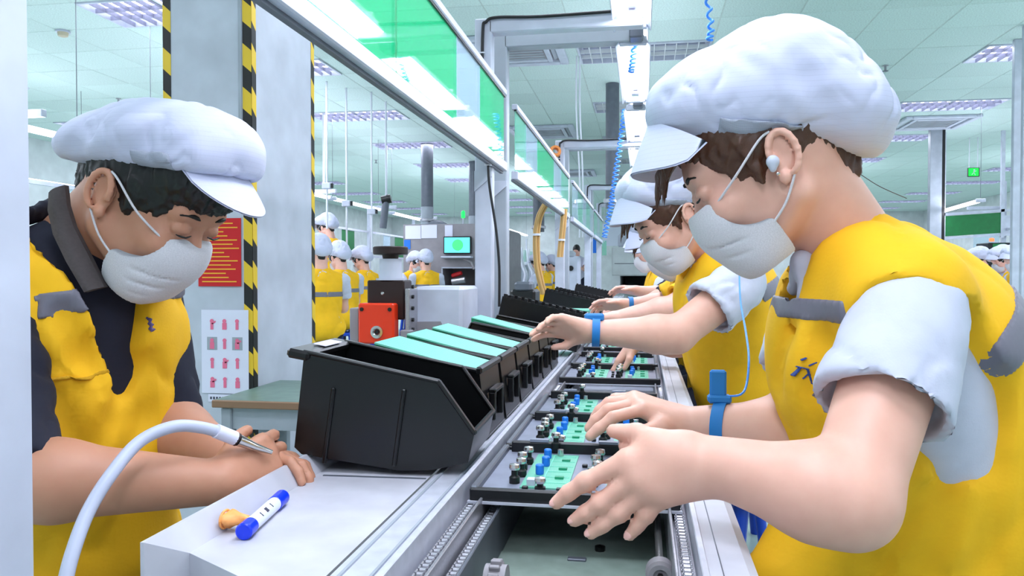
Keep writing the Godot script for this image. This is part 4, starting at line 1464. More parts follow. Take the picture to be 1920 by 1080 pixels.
	for s in [[772, 435, "notice_sheet"], [803, 434, "notice_sheet"], [842, 435, "notice_sheet"]]:
		var p := at(s[0], s[1], d)
		part_world(t, s[2], bx(Vector3(p.x, p.y, m.z + 0.006), Vector3(0.25 if s[0] != 842 else 0.12, 0.2, 0.004)), mats.paper)
	part_world(t, "blue_label", bx(Vector3(at(755, 458, d).x + 0.04, at(755, 458, d).y, m.z + 0.007), Vector3(0.1, 0.14, 0.004)), mats.blue_part)
	var sl := at(861, 410, d)
	part_world(t, "signal_pole", bx(Vector3(sl.x, top + 0.06, m.z - 0.3), Vector3(0.025, 0.12, 0.025)), mats.paint_white)
	part_world(t, "signal_light", Shape.new().lathe(Vector3(sl.x, top + 0.11, m.z - 0.3), Vector3.UP, [[0.03, 0.0], [0.03, 0.09], [0.015, 0.11], [0.0, 0.11]], 12).mesh(), mats.signal_green)
	var ducts := [[801, 12.6, 0.098, "grey vertical exhaust duct above the big machine, nearer one"], [889, 14.6, 0.1, "grey vertical exhaust duct above the big machine, farther one"]]
	for q in ducts:
		var p := at(q[0], 400, q[1])
		t = thing("exhaust_duct", q[3], "duct", Vector3(p.x, top, p.z), "exhaust ducts")
		var r: float = q[2]
		part(t, "pipe", Shape.new().tube([Vector3(0, 0.12, 0), Vector3(0, CEIL - top, 0)], r, 20).mesh(), mats.duct_grey)
		part(t, "lower_pipe", Shape.new().tube([Vector3(0, 0.0, 0), Vector3(0, 0.34, 0)], r * 1.04, 20).mesh(), mats.paint_grey)
		part(t, "flange", Shape.new().lathe(Vector3(0, 0.1, 0), Vector3.UP, [[r, 0.0], [r * 1.25, 0.01], [r * 1.25, 0.04], [r, 0.05]], 20).mesh(), mats.steel)
		part(t, "elbow", Shape.new().tube(curve([Vector3(r * 0.6, 0.04, 0.05), Vector3(0.2, 0.05, 0.05), Vector3(0.33, -0.02, 0.05), Vector3(0.37, -0.16, 0.05)], 5), r * 0.75, 14).mesh(), mats.duct_grey)
	# dark flexible extractor arm near the lamps
	t = thing("extractor_arm", "dark grey extractor arm hanging between the tube lamps", "duct", at(722, 425, 9.5))
	part_world(t, "arm_pipe", Shape.new().tube([at(718, 428, 9.5), at(724, 372, 9.5)], 0.045, 12).mesh(), mats.duct_grey)
	part_world(t, "arm_joint", Shape.new().tube([at(716, 376, 9.5), at(733, 372, 9.5)], 0.055, 12).mesh(), mats.black_plastic)
	part_world(t, "arm_stay", Shape.new().tube([at(724, 372, 9.5), Vector3(at(724, 372, 9.5).x, CEIL, at(724, 372, 9.5).z)], 0.012, 8).mesh(), mats.white_cable)
	# white drop cables by the nearest workers of that line
	for q in [[613, 352, 8.5, "white drop cable with socket box above the standing worker"], [650, 385, 8.8, "white drop cable beside the first tube lamp"], [697, 400, 9.0, "white drop cable beside the extractor arm"]]:
		var p := at(q[0], q[1], q[2])
		t = thing("drop_cable", q[3], "cable", p, "white drop cables")
		part_world(t, "cable", Shape.new().tube([p + Vector3(0, -0.45, 0), p, Vector3(p.x, CEIL, p.z)], 0.012, 8).mesh(), mats.white_cable)
		part_world(t, "socket_box", bx(p + Vector3(0, 0.02, 0), Vector3(0.1, 0.07, 0.06), 0.008), mats.paint_white)
		part_world(t, "plug", bx(p + Vector3(0.06, 0.02, 0), Vector3(0.02, 0.05, 0.03)), mats.black_plastic)

	var more := [[-4.12, -14.9, "fifth"], [-4.12, -6.0, "second"], [-4.12, -7.9, "third"], [-4.12, -0.9, "nearest"], [-6.9, -9.5, "wall side middle"], [-6.9, -13.5, "wall side far"], [-6.9, -1.5, "wall side near"]]
	for q in more:
		tube_lamp("hanging tube lamp of the neighbouring line on the man's side, %s one" % q[2], Vector3(q[0], 2.02, q[1]), Vector3(q[0], 2.02, q[1] - 1.8))
	for q in [[4.3, -1.0, "nearest"], [4.3, -4.0, "second"], [4.3, -7.0, "third"], [6.9, -4.0, "wall side near"], [6.9, -8.0, "wall side middle"], [6.9, -14.0, "wall side far"], [3.6, -15.5, "far end"], [3.6, -19.5, "farthest end"]]:
		tube_lamp("hanging tube lamp of the line behind the women, %s one" % q[2], Vector3(q[0], 2.02, q[1]), Vector3(q[0], 2.02, q[1] - 1.8))

func background_far() -> void:
	# things seen between the posts down the line
	tube_lamp("row of bright tube lamps seen below the second green screen", Vector3(-3.0, 2.0, -15.0), Vector3(-3.0, 2.0, -20.0))
	back_bench("far white bench behind the bent tan cables", -2.9, -14.6, -22.0)
	var t: Node3D
	for k in 6:
		var z := -15.0 - 1.2 * k
		t = thing("test_station", "white test station with grey pipes behind the tan cables, %s down the row" % ["first", "second", "third", "fourth", "fifth", "sixth"][k], "station", Vector3(-3.0, 0.75, z), "row of test stations")
		part(t, "rack", bx(Vector3(-0.1, 0.25, 0), Vector3(0.3, 0.5, 0.6), 0.02), mats.paint_grey)
		part(t, "pane", bx(Vector3(0.0, 0.72, 0), Vector3(0.01, 0.3, 0.5)), mats.acrylic_pale)
		for s in 2:
			part(t, "pipe", Shape.new().tube(curve([Vector3(0.06, 0.9, -0.2 + s * 0.3), Vector3(0.1, 0.5, -0.2 + s * 0.3), Vector3(0.2, 0.25, -0.15 + s * 0.3), Vector3(0.16, 0.0, -0.1 + s * 0.3)], 4), 0.03, 8).mesh(), mats.white_cable)
		part(t, "upright", bx(Vector3(-0.1, 0.7, 0.32), Vector3(0.04, 1.0, 0.04)), mats.paint_white)
	# machine casing end of the line
	t = thing("reflow_oven", "long pale grey oven cabinet at the far end of the conveyor", "oven", Vector3(0.2, 0, -14.0))
	part(t, "body", Shape.new().box(Vector3(0, 0.43, -2), Vector3(1.5, 0.46, 4.0), Basis(), 0.02).box(Vector3(0, 1.24, -2), Vector3(1.5, 0.52, 4.0), Basis(), 0.02).box(Vector3(-0.675, 0.82, -2), Vector3(0.15, 0.33, 4.0)).box(Vector3(0.575, 0.82, -2), Vector3(0.35, 0.33, 4.0)).box(Vector3(0, 0.82, -3.9), Vector3(1.5, 0.33, 0.1)).mesh(), mats.wall)
	part(t, "hood", bx(Vector3(0, 1.62, -2), Vector3(1.3, 0.3, 3.6), 0.06), mats.paint_white)
	part(t, "entry_table", bx(Vector3(-0.1, 0.68, 0.2), Vector3(0.9, 0.04, 0.4), 0.01), mats.steel)
	part(t, "front_leg", bx(Vector3(0, 0.12, -2), Vector3(1.3, 0.24, 3.7)), mats.machine_grey)
	part(t, "panel_line", bx(Vector3(0, 1.2, 0.004), Vector3(1.4, 0.012, 0.006)), mats.duct_grey)
	# grey exhaust ducts over the oven
	for q in [[1148, 8.6, 0.075, "grey vertical duct right of the second lamp arm"], [1010, 13.5, 0.1, "dark grey duct behind the tan cables"]]:
		var p := at(q[0], 330, q[1])
		t = thing("exhaust_duct", q[3], "duct", Vector3(p.x, 1.75, p.z), "exhaust ducts")
		part(t, "pipe", Shape.new().tube([Vector3(0, 0, 0), Vector3(0, CEIL - 1.75, 0)], q[2], 18).mesh(), mats.duct_grey)
		part(t, "flange", Shape.new().lathe(Vector3(0, 0.05, 0), Vector3.UP, [[q[2], 0.0], [q[2] * 1.3, 0.01], [q[2] * 1.3, 0.05], [q[2], 0.06]], 18).mesh(), mats.steel)
	# tan cable bundles under the second screen
	var bundles := [[[at(1026, 378, 4.4), at(1012, 405, 4.4), at(1006, 440, 4.4), at(1007, 490, 4.4), at(1012, 520, 4.4), at(1020, 552, 4.4)], "tan cable bundle hanging under the second green screen, nearer one"], [[at(1058, 392, 4.9), at(1056, 420, 4.9), at(1053, 450, 4.9), at(1050, 482, 4.9)], "tan cable bundle hanging under the second green screen, farther one"]]
	for b in bundles:
		t = thing("tan_cable_bundle", b[1], "cable", b[0][-1], "tan cable bundles")
		for k in 3:
			var pts := []
			for p in b[0]:
				pts.append(p + Vector3(0.012 * (k - 1), 0, 0.014 * (k % 2)))
			part_world(t, "strand", Shape.new().tube(curve(pts), 0.0085, 8).mesh(), mats.tan_cable)
		part_world(t, "tie", Shape.new().tube([b[0][2] + Vector3(0, 0.006, 0.006), b[0][2] - Vector3(0, 0.006, -0.006)], 0.024, 12).mesh(), mats.white_cable)
	t = thing("cable_reel", "small orange cable coil on top of the second screen", "cable", at(1041, 292, 5.0))
	part_world(t, "coil", Shape.new().lathe(at(1041, 284, 5.0), Vector3(0.3, 0.2, 1), [[0.02, -0.02], [0.035, -0.02], [0.04, 0.0], [0.035, 0.02], [0.02, 0.02], [0.018, 0.0], [0.02, -0.02]], 18).mesh(), mat("coil_orange", Color(0.85, 0.5, 0.2), 0.5))
	# white drop cables from the ceiling
	for q in [[1087, 300, 7.5, "pair of white drop cables left of the lamps over the conveyor"]]:
		var p := at(q[0], q[1], q[2])
		t = thing("drop_cable", q[3], "cable", p, "white drop cables")
		for k in 2:
			var top := Vector3(p.x - 0.03 + k * 0.03, CEIL, p.z)
			part_world(t, "cable", Shape.new().tube(curve([top, top.lerp(p, 0.5) + Vector3(-0.02 * (1 - k), 0, 0), p + Vector3(0.03 * k, -0.2, 0), p + Vector3(0.03 * k, -0.75, 0)], 6), 0.008, 8).mesh(), mats.white_cable)
	# wall sheets and notice boards at the far end
	for q in [[1150, 440, 24.0, 0.9, 0.7, "pale notice sheet on the far cabinet beside the second woman's fringe"], [1113, 460, 20.0, 0.18, 0.4, "blue sheet hanging at the far end of the line"], [1133, 465, 21.0, 0.12, 0.4, "pale green sheet hanging at the far end of the line"]]:
		var p := at(q[0], q[1], q[2])
		t = thing("hanging_sheet", q[5], "sheet", p - Vector3(0, q[4] / 2, 0), "sheets at the far end")
		part_world(t, "sheet", bx(p, Vector3(q[3], q[4], 0.01)), {0.9: mats.paper, 0.18: mats.blue_part, 0.12: mats.acrylic_pale}[q[3]])
		part_world(t, "hanger_rod", bx(Vector3(p.x, (p.y + CEIL) / 2 + q[4] / 4, p.z), Vector3(0.012, CEIL - p.y - q[4] / 2 + 0.08, 0.012)), mats.white_cable)
	# dark machines at the bench behind the tan cables
	for q in [[985, 570, 6.2, "dark bench machine behind the second pair of posts"], [1068, 500, 9.0, "white tilted machine panel left of the standing person"]]:
		var p := at(q[0], q[1], q[2])
		var dark: bool = q[1] > 540
		t = thing("bench_machine", q[3], "machine", Vector3(p.x, 0, p.z), "small bench machines")
		part_world(t, "body", bx(Vector3(p.x, p.y / 2 + 0.06, p.z), Vector3(0.2 if dark else 0.24, p.y + 0.12, 0.3), 0.02), mats.black_plastic if dark else mats.paint_white)
		part_world(t, "head", bx(Vector3(p.x, p.y + 0.14, p.z + 0.05), Vector3(0.14, 0.08, 0.2), 0.02), mats.duct_grey if dark else mats.paint_grey)
		part_world(t, "dial", Shape.new().lathe(Vector3(p.x + 0.03, p.y - 0.02, p.z + 0.15), Vector3.BACK, [[0.03, 0.0], [0.03, 0.02], [0.0, 0.02]], 12).mesh(), mats.steel if dark else mats.black_plastic)

func background_right() -> void:
	var t := thing("exit_sign", "small lit green exit sign hanging from the ceiling", "sign", at(1825, 333, 12.0))
	var p := at(1825, 323, 12.0)
	part_world(t, "box", bx(p, Vector3(0.17, 0.14, 0.04), 0.006), mats.black_plastic)
	part_world(t, "sign_face", bx(p + Vector3(-0.005, 0, 0.021), Vector3(0.145, 0.12, 0.004)), mats.sign_green)
	var fig := Shape.new()
	fig.lathe(p + Vector3(0.005, 0.035, 0.0235), Vector3.BACK, [[0.012, 0.0], [0.012, 0.001], [0.0, 0.001]], 10)
	fig.box(p + Vector3(0, 0.008, 0.024), Vector3(0.014, 0.04, 0.001), Basis(Vector3.BACK, -0.3))
	fig.box(p + Vector3(-0.018, -0.026, 0.024), Vector3(0.01, 0.04, 0.001), Basis(Vector3.BACK, -0.8))
	fig.box(p + Vector3(0.012, -0.03, 0.024), Vector3(0.01, 0.04, 0.001), Basis(Vector3.BACK, 0.4))
	fig.box(p + Vector3(0.02, 0.012, 0.024), Vector3(0.035, 0.008, 0.001), Basis(Vector3.BACK, 0.5))
	part_world(t, "running_figure", fig.mesh(), mats.paint_white)
	for s in [-1, 1]:
		part_world(t, "hanger_rod", bx(Vector3(p.x + s * 0.06, (p.y + CEIL) / 2, p.z), Vector3(0.01, CEIL - p.y, 0.01)), mats.white_cable)
	back_bench("white bench of the line behind the near woman", 3.5, -8.4, -12.5)
	for k in 4:
		var z := -6.0 - 2.2 * k
		t = thing("bench_gantry", "white post frame of the line behind the near woman, %s from the camera end" % ["first", "second", "third", "fourth"][k], "frame", Vector3(5.3, 0, z), "frames of the line behind the women")
		part(t, "post", bx(Vector3(0, 1.2, 0), Vector3(0.06, 2.4, 0.05), 0.004), mats.paint_white)
		part(t, "arm", bx(Vector3(-0.25, 2.0, 0), Vector3(0.5, 0.05, 0.05), 0.004), mats.paint_white)
		part(t, "brace", bx(Vector3(0.1, 1.2, 0), Vector3(0.02, 2.4, 0.02)), mats.white_cable)
		part(t, "screen_rail", bx(Vector3(0, 1.68, -1.1), Vector3(0.03, 0.03, 2.1)), mats.paint_white)
		part(t, "screen_rail", bx(Vector3(0, 1.30, -1.1), Vector3(0.03, 0.03, 2.1)), mats.paint_white)
		part(t, "screen_pane", bx(Vector3(0, 1.5, -0.6), Vector3(0.008, 0.36, 0.9)), mats.acrylic_clear)
	# green board hanging across the aisle
	var c := at(1824, 421, 11.5)
	t = thing("green_banner", "solid green screen panel behind the near woman's shoulder", "screen", c - Vector3(0, 0.17, 0))
	part_world(t, "panel", bx(c, Vector3(0.78, 0.3, 0.02), 0.0, Basis(Vector3.BACK, 0.06)), mats.green_screen)
	part_world(t, "frame_bar", bx(c + Vector3(0, -0.18, 0), Vector3(1.5, 0.03, 0.03), 0.0, Basis(Vector3.BACK, 0.06)), mats.paint_white)
	part_world(t, "frame_bar", bx(c + Vector3(0.2, 0.19, 0), Vector3(1.6, 0.04, 0.04), 0.0, Basis(Vector3.BACK, 0.06)), mats.paint_white)
	for s in [-0.41, 0.4]:
		part_world(t, "hanger", bx(Vector3(c.x + s, (c.y + CEIL) / 2, c.z), Vector3(0.05, CEIL - c.y + 0.4, 0.04)), mats.paint_white)
	part_world(t, "light_strip", bx(c + Vector3(0.55, -0.02, 0), Vector3(0.25, 0.3, 0.015)), mats.paint_white)
	tube_lamp("tube lamp above the green panel behind the near woman", Vector3(at(1765, 397, 11.0).x, 1.93, -10.6), Vector3(at(1765, 397, 11.0).x + 0.2, 1.93, -12.6))
	tube_lamp("tube lamp at the edge of the picture behind the near woman", Vector3(6.0, 2.05, -11.8), Vector3(6.5, 2.05, -10.6))
	# stacked instrument rack
	var r := at(1868, 480, 10.6)
	t = thing("instrument_rack", "dark rack with small screens behind the right workers", "rack", Vector3(r.x, 0, r.z))
	part_world(t, "rack_body", bx(Vector3(r.x, 0.72, r.z), Vector3(0.36, 1.44, 0.4), 0.01), mats.tray_black)
	for k in 4:
		part_world(t, "shelf_edge", bx(Vector3(r.x, 0.98 + k * 0.12, r.z + 0.205), Vector3(0.36, 0.02, 0.02)), mats.paint_grey)
		part_world(t, "instrument_screen", bx(Vector3(r.x - 0.05, 1.04 + k * 0.12, r.z + 0.205), Vector3(0.16, 0.05, 0.01)), mats.green_screen)
	part_world(t, "warning_light", Shape.new().lathe(Vector3(r.x - 0.1, 1.46, r.z + 0.1), Vector3.UP, [[0.03, 0.0], [0.03, 0.04], [0.0, 0.05]], 10).mesh(), glow("signal_orange", Color(1.0, 0.45, 0.25), 1.2))
	# low parts shelf by the right edge
	r = at(1880, 590, 7.6)
	t = thing("parts_shelf", "low shelf of dark parts boxes at the right edge", "shelf", Vector3(r.x, 0, r.z))
	part_world(t, "shelf_top", bx(Vector3(r.x, r.y + 0.16, r.z), Vector3(0.5, 0.03, 0.4), 0.004), mats.paint_white)
	part_world(t, "shelf_board", bx(Vector3(r.x, r.y - 0.12, r.z), Vector3(0.5, 0.03, 0.4), 0.004), mats.paint_white)
	for s in [-1, 1]:
		part_world(t, "upright", bx(Vector3(r.x + s * 0.23, (r.y + 0.15) / 2, r.z + 0.17), Vector3(0.03, r.y + 0.15, 0.03)), mats.paint_white)
		part_world(t, "upright", bx(Vector3(r.x + s * 0.23, (r.y + 0.15) / 2, r.z - 0.17), Vector3(0.03, r.y + 0.15, 0.03)), mats.paint_white)
	for k in 4:
		var b := thing("parts_box", "small dark parts box on the low shelf, %s from the column side" % ["first", "second", "third", "fourth"][k], "box", Vector3(r.x - 0.17 + k * 0.11, r.y - 0.105, r.z + 0.08), "parts boxes on the low shelf")
		part(b, "body", bx(Vector3(0, 0.06, 0), Vector3(0.09, 0.12, 0.2), 0.004), mats.tray_black)
		part(b, "front_label", bx(Vector3(0, 0.06, 0.101), Vector3(0.05, 0.03, 0.002)), mats.paper)
	# slim white posts near the right edge
	for q in [[1903, 7.0, "white floor to ceiling post at the right edge"], [1917, 6.6, "thin white post beside the right edge post"]]:
		var pp := at(q[0], 512, q[1])
		t = thing("support_post", q[2], "post", Vector3(pp.x, 0, pp.z), "posts at the right edge")
		part(t, "pole", bx(Vector3(0, CEIL / 2, 0), Vector3(0.07 if q[1] > 6.8 else 0.035, CEIL, 0.05), 0.004), mats.paint_white)
		part(t, "foot_plate", bx(Vector3(0, 0.006, 0), Vector3(0.14, 0.012, 0.14)), mats.steel)
	var fx := at(1752, 420, 11.2)
	t = thing("support_post", "dark edged post behind the near woman's shoulder", "post", Vector3(fx.x, 0, fx.z), "posts at the right edge")
	part(t, "pole", bx(Vector3(0, CEIL / 2, 0), Vector3(0.16, CEIL, 0.1), 0.004), mats.paint_grey)
	part(t, "edge_strip", bx(Vector3(0.1, CEIL / 2, 0.02), Vector3(0.04, CEIL, 0.06), 0.004), mats.black_plastic)

# ---------------------------------------------------------------- people

func flat_dir(v: Vector3) -> Vector3:
	return Vector3(v.x, 0, v.z).normalized()

# direction and up of a head that looks along dir (level), tipped down by an angle, rolled sideways
func head_axes(dir: Vector3, down: float, roll := 0.0) -> Array:
	var f := (dir * cos(down) - Vector3.UP * sin(down)).normalized()
	var u := (dir * sin(down) + Vector3.UP * cos(down)).normalized()
	u = u.rotated(f, roll)
	return [f, u]

class Head:
	var o: Vector3
	var f: Vector3
	var u: Vector3
	var r: Vector3
	var s := 1.0
	func p(x: float, up: float, fw: float) -> Vector3:
		return o + (r * x + u * up + f * fw) * s
	func b() -> Basis:
		return Basis(r, u, f)
	func v(x: float, up: float, fw: float) -> Vector3:
		return Vector3(x, up, fw) * s

func make_head(o: Vector3, f: Vector3, u: Vector3, s := 1.0) -> Head:
	var h := Head.new()
	h.o = o
	h.f = f
	h.u = u
	h.r = f.cross(u)
	h.s = s
	return h

func head_prims(h: Head, neck: Vector3, detail: bool) -> Array:
	var b := h.b()
	var out := [
		ell(h.p(0, 0.045, -0.005), h.v(0.074, 0.09, 0.096), b, 0.02),
		ell(h.p(0, -0.025, 0.034), h.v(0.058, 0.07, 0.06), b, 0.03),
		cap(h.p(-0.012, -0.09, 0.07), h.p(0.012, -0.09, 0.07), 0.018 * h.s, 0.018 * h.s, 0.02),
		cap(h.p(0, -0.02, -0.03), neck, 0.056 * h.s, 0.06 * h.s, 0.03)]
	for q in [-1.0, 1.0]:
		out.append(cap(h.p(q * 0.052, -0.045, 0.004), h.p(q * 0.022, -0.086, 0.064), 0.022 * h.s, 0.018 * h.s, 0.02))
		if detail:
			out.append(ell(h.p(q * 0.036, -0.018, 0.076), h.v(0.022, 0.022, 0.02), b, 0.02))
	out.append(cap(h.p(-0.036, 0.037, 0.08), h.p(0.036, 0.037, 0.08), 0.015, 0.015, 0.015))
	out.append(cap(h.p(0, 0.01, 0.093), h.p(0, -0.028, 0.114), 0.008, 0.0115, 0.01))
	if detail:
		for q in [-1.0, 1.0]:
			out.append(ell(h.p(q * 0.031, 0.016, 0.104), h.v(0.014, 0.010, 0.012), b, 0.008, 1))
			out.append(ell(h.p(q * 0.031, 0.015, 0.087), h.v(0.016, 0.011, 0.012), b, 0.003))
			out.append(ell(h.p(q * 0.011, -0.03, 0.103), h.v(0.009, 0.008, 0.009), b, 0.006))
	for q in [-1.0, 1.0]:
		var up := (h.u * cos(0.25) - h.f * sin(0.25)).normalized()
		var fw := (h.f * cos(0.25) + h.u * sin(0.25)).normalized()
		var c := h.p(q * 0.078, 0.002, -0.008)
		var eb := Basis(h.r, up, fw)
		out.append(ell(c - h.r * q * 0.004, h.v(0.007, 0.028, 0.017), eb, 0.006))
		if detail:
			var prev := Vector3.ZERO
			for k in 13:
				var an := -1.2 + 4.6 * k / 12.0
				var e: Vector3 = c + up * sin(an) * 0.027 * h.s - fw * cos(an) * 0.016 * h.s + h.r * q * (0.004 + 0.004 * clampf(-cos(an) * -1.0, 0.0, 1.0))
				if k > 0:
					out.append(cap(prev, e, 0.0042 * h.s, 0.0042 * h.s, 0.003))
				prev = e
			out.append(ell(c - up * 0.028 * h.s + fw * 0.006 * h.s, h.v(0.006, 0.009, 0.008), eb, 0.005))
			out.append(ell(c + h.r * q * 0.006 + fw * 0.003, h.v(0.006, 0.016, 0.009), eb, 0.003, 1))
			out.append(cap(c + fw * 0.012 + h.r * q * 0.001, c + fw * 0.010 - up * 0.008, 0.0045, 0.0045, 0.003))
	return out

# everything worn on the head, as children of the person t
func dress_head(t: Node3D, h: Head, o: Dictionary) -> void:
	var b := h.b()
	var step: float = o.get("head_h", 0.006)
	var hair: Material = o.get("hair", mats.hair_brown)
	var man: bool = o.get("man", false)
	# hair
	var hp := [ell(h.p(0, 0.046, -0.008), h.v(0.081, 0.097, 0.104), b, 0.01)]
	hp.append(cap(h.p(0, -0.02, -0.075), h.p(0, -0.05, -0.07), 0.035 * h.s, 0.03 * h.s, 0.03))
	if man:
		hp.append(ell(h.p(0, 0.078, 0.055), h.v(0.074, 0.046, 0.052), b, 0.02))
	for q in [-1.0, 1.0]:
		hp.append(cap(h.p(q * 0.072, 0.04, 0.025), h.p(q * 0.069, 0.0 if man else -0.015, 0.026), 0.01, 0.005, 0.01))
	hp.append(ell(h.p(0, -0.035 if man else -0.02, 0.095), h.v(0.066, 0.078 if man else 0.085, 0.07), b, 0.012, 1))
	for q in [-1.0, 1.0]:
		hp.append(ell(h.p(q * 0.086, -0.03, 0.0), h.v(0.03, 0.045, 0.026), b, 0.01, 1))
	hp.append(slab(h.p(0, -0.135, 0), Vector3(0.2, 0.06, 0.2), b, 0.01, 1))
	var hair_skin := net(Surf.new(), hp, step, [], 0.0, [0.004, Vector3(90, 40, 90)])
	if o.has("fringe"):
		for k in int(o.fringe):
			var x: float = lerpf(-0.042, 0.042, float(k) / (o.fringe - 1))
			var a := h.p(x, 0.085, 0.085 - 6.0 * x * x)
			var m := a + h.f * 0.022 * h.s - Vector3.UP * 0.022
			var e := m + h.f * (0.002 + 0.006 * (k % 2)) * h.s - Vector3.UP * (0.018 + 0.012 * (k % 3)) + h.r * 0.006 * (k % 2 * 2 - 1)
			net(hair_skin, [cap(a, m, 0.009, 0.006, 0.004), cap(m, e, 0.006, 0.0015, 0.004)], maxf(step * 0.8, 0.003))
	part_world(t, "hair", hair_skin.mesh(), hair)
	if o.has("strands"):
		for st in o.strands:
			part_world(t, "hair_strand", Shape.new().tube(curve(st), 0.0005, 5).mesh(), hair)
	# cap: dome, back bag and front bulge, cut along its band
	if o.get("cap", true):
		var cp: Array
		if man:
			var lv := flat_dir(h.f)
			var lb := Basis(h.r, Vector3.UP, lv)
			cp = [ell(h.o + lv * 0.04 + Vector3(0, 0.079, 0), Vector3(0.10, 0.058, 0.125), lb, 0.03), ell(h.o + lv * 0.105 + Vector3(0, 0.048, 0), Vector3(0.09, 0.06, 0.06), lb, 0.03), ell(h.o - lv * 0.06 + Vector3(0, 0.076, 0), Vector3(0.078, 0.036, 0.07), lb, 0.04), ell(h.p(0, 0.075, 0), h.v(0.086, 0.068, 0.10), b, 0.02)]
		else:
			cp = [ell(h.p(0, 0.082, -0.045), h.v(0.102, 0.092, 0.112), b, 0.03), ell(h.p(0, 0.008, -0.118), h.v(0.088, 0.072, 0.055), b, 0.05), ell(h.p(0, 0.116, 0.034), h.v(0.09, 0.058, 0.066), b, 0.03)]
		if step < 0.0055:
			# deep folds of the soft crown
			for q in [-1.0, 1.0]:
				cp.append(cap(h.p(q * 0.106, 0.085, -0.08), h.p(q * 0.098, -0.01, -0.068), 0.008, 0.02, 0.02, 1))
				cp.append(cap(h.p(q * 0.10, 0.125, 0.02), h.p(q * 0.108, 0.075, 0.02), 0.003, 0.004, 0.014, 1))
				cp.append(cap(h.p(q * 0.075, 0.155, -0.02), h.p(q * 0.11, 0.10, -0.035), 0.003, 0.004, 0.014, 1))
				cp.append(cap(h.p(q * 0.085, 0.14, 0.06), h.p(q * 0.104, 0.095, 0.05), 0.002, 0.004, 0.012, 1))
		var slope := 0.83 if not man else 0.62
		var n := (h.u - h.f * slope).normalized()
		var on := h.p(0, 0.118, 0.11) if not man else h.p(0, 0.102, 0.088)
		var tn := h.r.cross(n).normalized()
		var cb := Basis(h.r, n, tn)
		cp.append(slab(on - n * 0.2 * h.s, Vector3(0.3, 0.2 * h.s, 0.4), cb, 0.012, 1))
		var soft: Array = [0.0042, Vector3(9, 13, 9), 0.0065, Vector3(13, 11, 13)]
		var crown := net(Surf.new(), cp, step, [], 0.0, soft)
		part_world(t, "cap", crown.mesh(), mats.cap_white)
		if step < 0.0055:
			var side := -1.0 if o.get("band_left", true) else 1.0
			var bc := on - h.f * 0.11 * h.s
			bc = h.p(side * 0.09, 0.118 + 0.83 * (0.0 - 0.11) + 0.011, -0.002) if not man else h.p(side * 0.09, 0.102 + 0.62 * (0.035 - 0.088) + 0.012, 0.035)
			var along := (h.f + h.u * slope).normalized()
			part_world(t, "cap_mesh_band", net(Surf.new(), cp, step * 0.8, [slab(bc, Vector3(0.035, 0.0105, 0.05 if not man else 0.028), Basis(h.r, n, along), 0.002)], 0.004, soft).mesh(), mats.cap_mesh, "grey mesh band")
		# visor
		var rows_top := []
		var rows_bot := []
		var segs := 20
		for j in 5:
			var rt := []
			var rb := []
			for i in segs + 1:
				var an := lerpf(-1.0, 1.0, float(i) / segs) * (1.25 if not man else 0.95)
				var reach := float(j) / 4.0 * 0.056 * pow(maxf(1.0 - pow(2.0 * i / segs - 1.0, 2.0), 0.0), 0.5)
				var c := cos(an)
				var p: Vector3
				if man:
					var fx := 0.008 + 0.088 * c
					var up := lerpf(0.112 + 0.62 * (fx - 0.088), 0.112, 0.3)
					p = h.p(0.088 * sin(an) + sin(an) * reach * 0.25, up - 0.004 - reach * 0.3 - 3.0 * reach * reach, fx + reach)
				else:
					p = h.p(0.092 * sin(an) + sin(an) * reach * 0.2, 0.131 - 0.10 * (1.0 - c) - reach * 0.68 - 1.5 * reach * reach, 0.042 + 0.0525 * c + reach)
				rt.append(p + h.u * 0.0012)
				rb.append(p - h.u * 0.0012)
			rows_top.append(rt)
			rows_bot.append(rb)
		var sh := Shape.new().grid(rows_top)
		rows_bot.reverse()
		sh.grid(rows_bot)
		part_world(t, "visor", sh.mesh(), mats.cap_white)
	# mask with ear loops
	if o.get("mask", true):
		var mp := [ell(h.p(0, -0.042, 0.038), h.v(0.062, 0.068, 0.066), b, 0.02), ell(h.p(0, -0.03, 0.083), h.v(0.036, 0.044, 0.034), b, 0.03), cap(h.p(-0.02, -0.088, 0.068), h.p(0.02, -0.088, 0.068), 0.022 * h.s, 0.026 * h.s, 0.03)]
		var region := [slab(h.p(0, -0.058, 0.106), Vector3(0.08, 0.057, 0.066) * h.s, Basis(h.r, (h.u + h.f * 0.12).normalized(), (h.f - h.u * 0.12).normalized()), 0.008)]
		for q in [-1.0, 1.0]:
			region.append(cap(h.p(q * 0.11, -0.012, 0.046), h.p(q * 0.04, -0.008, 0.046), 0.048, 0.044, 0.008, 1))
		if step < 0.0055:
			for k in 3:
				var uu := -0.05 - 0.018 * k
				mp.append(cap(h.p(-0.07, uu - 0.014, 0.07), h.p(-0.02, uu, 0.122), 0.001, 0.001, 0.005, 1))
				mp.append(cap(h.p(0.07, uu - 0.014, 0.07), h.p(0.02, uu, 0.122), 0.001, 0.001, 0.005, 1))
		var mk := net(Surf.new(), mp, step * 0.8, region, 0.0075)
		part_world(t, "face_mask", mk.mesh(), mats.mask_white)
		for q in [-1.0, 1.0]:
			part_world(t, "ear_loop", Shape.new().tube(curve([h.p(q * 0.049, -0.006, 0.085), h.p(q * 0.0745, 0.01, 0.05), h.p(q * 0.0835, 0.03, 0.008), h.p(q * 0.082, 0.032, -0.008)], 5), 0.0016, 6).mesh(), mats.mask_white)
			part_world(t, "ear_loop", Shape.new().tube(curve([h.p(q * 0.062, -0.066, 0.05), h.p(q * 0.074, -0.05, 0.02), h.p(q * 0.082, -0.026, -0.006)], 5), 0.0016, 6).mesh(), mats.mask_white)
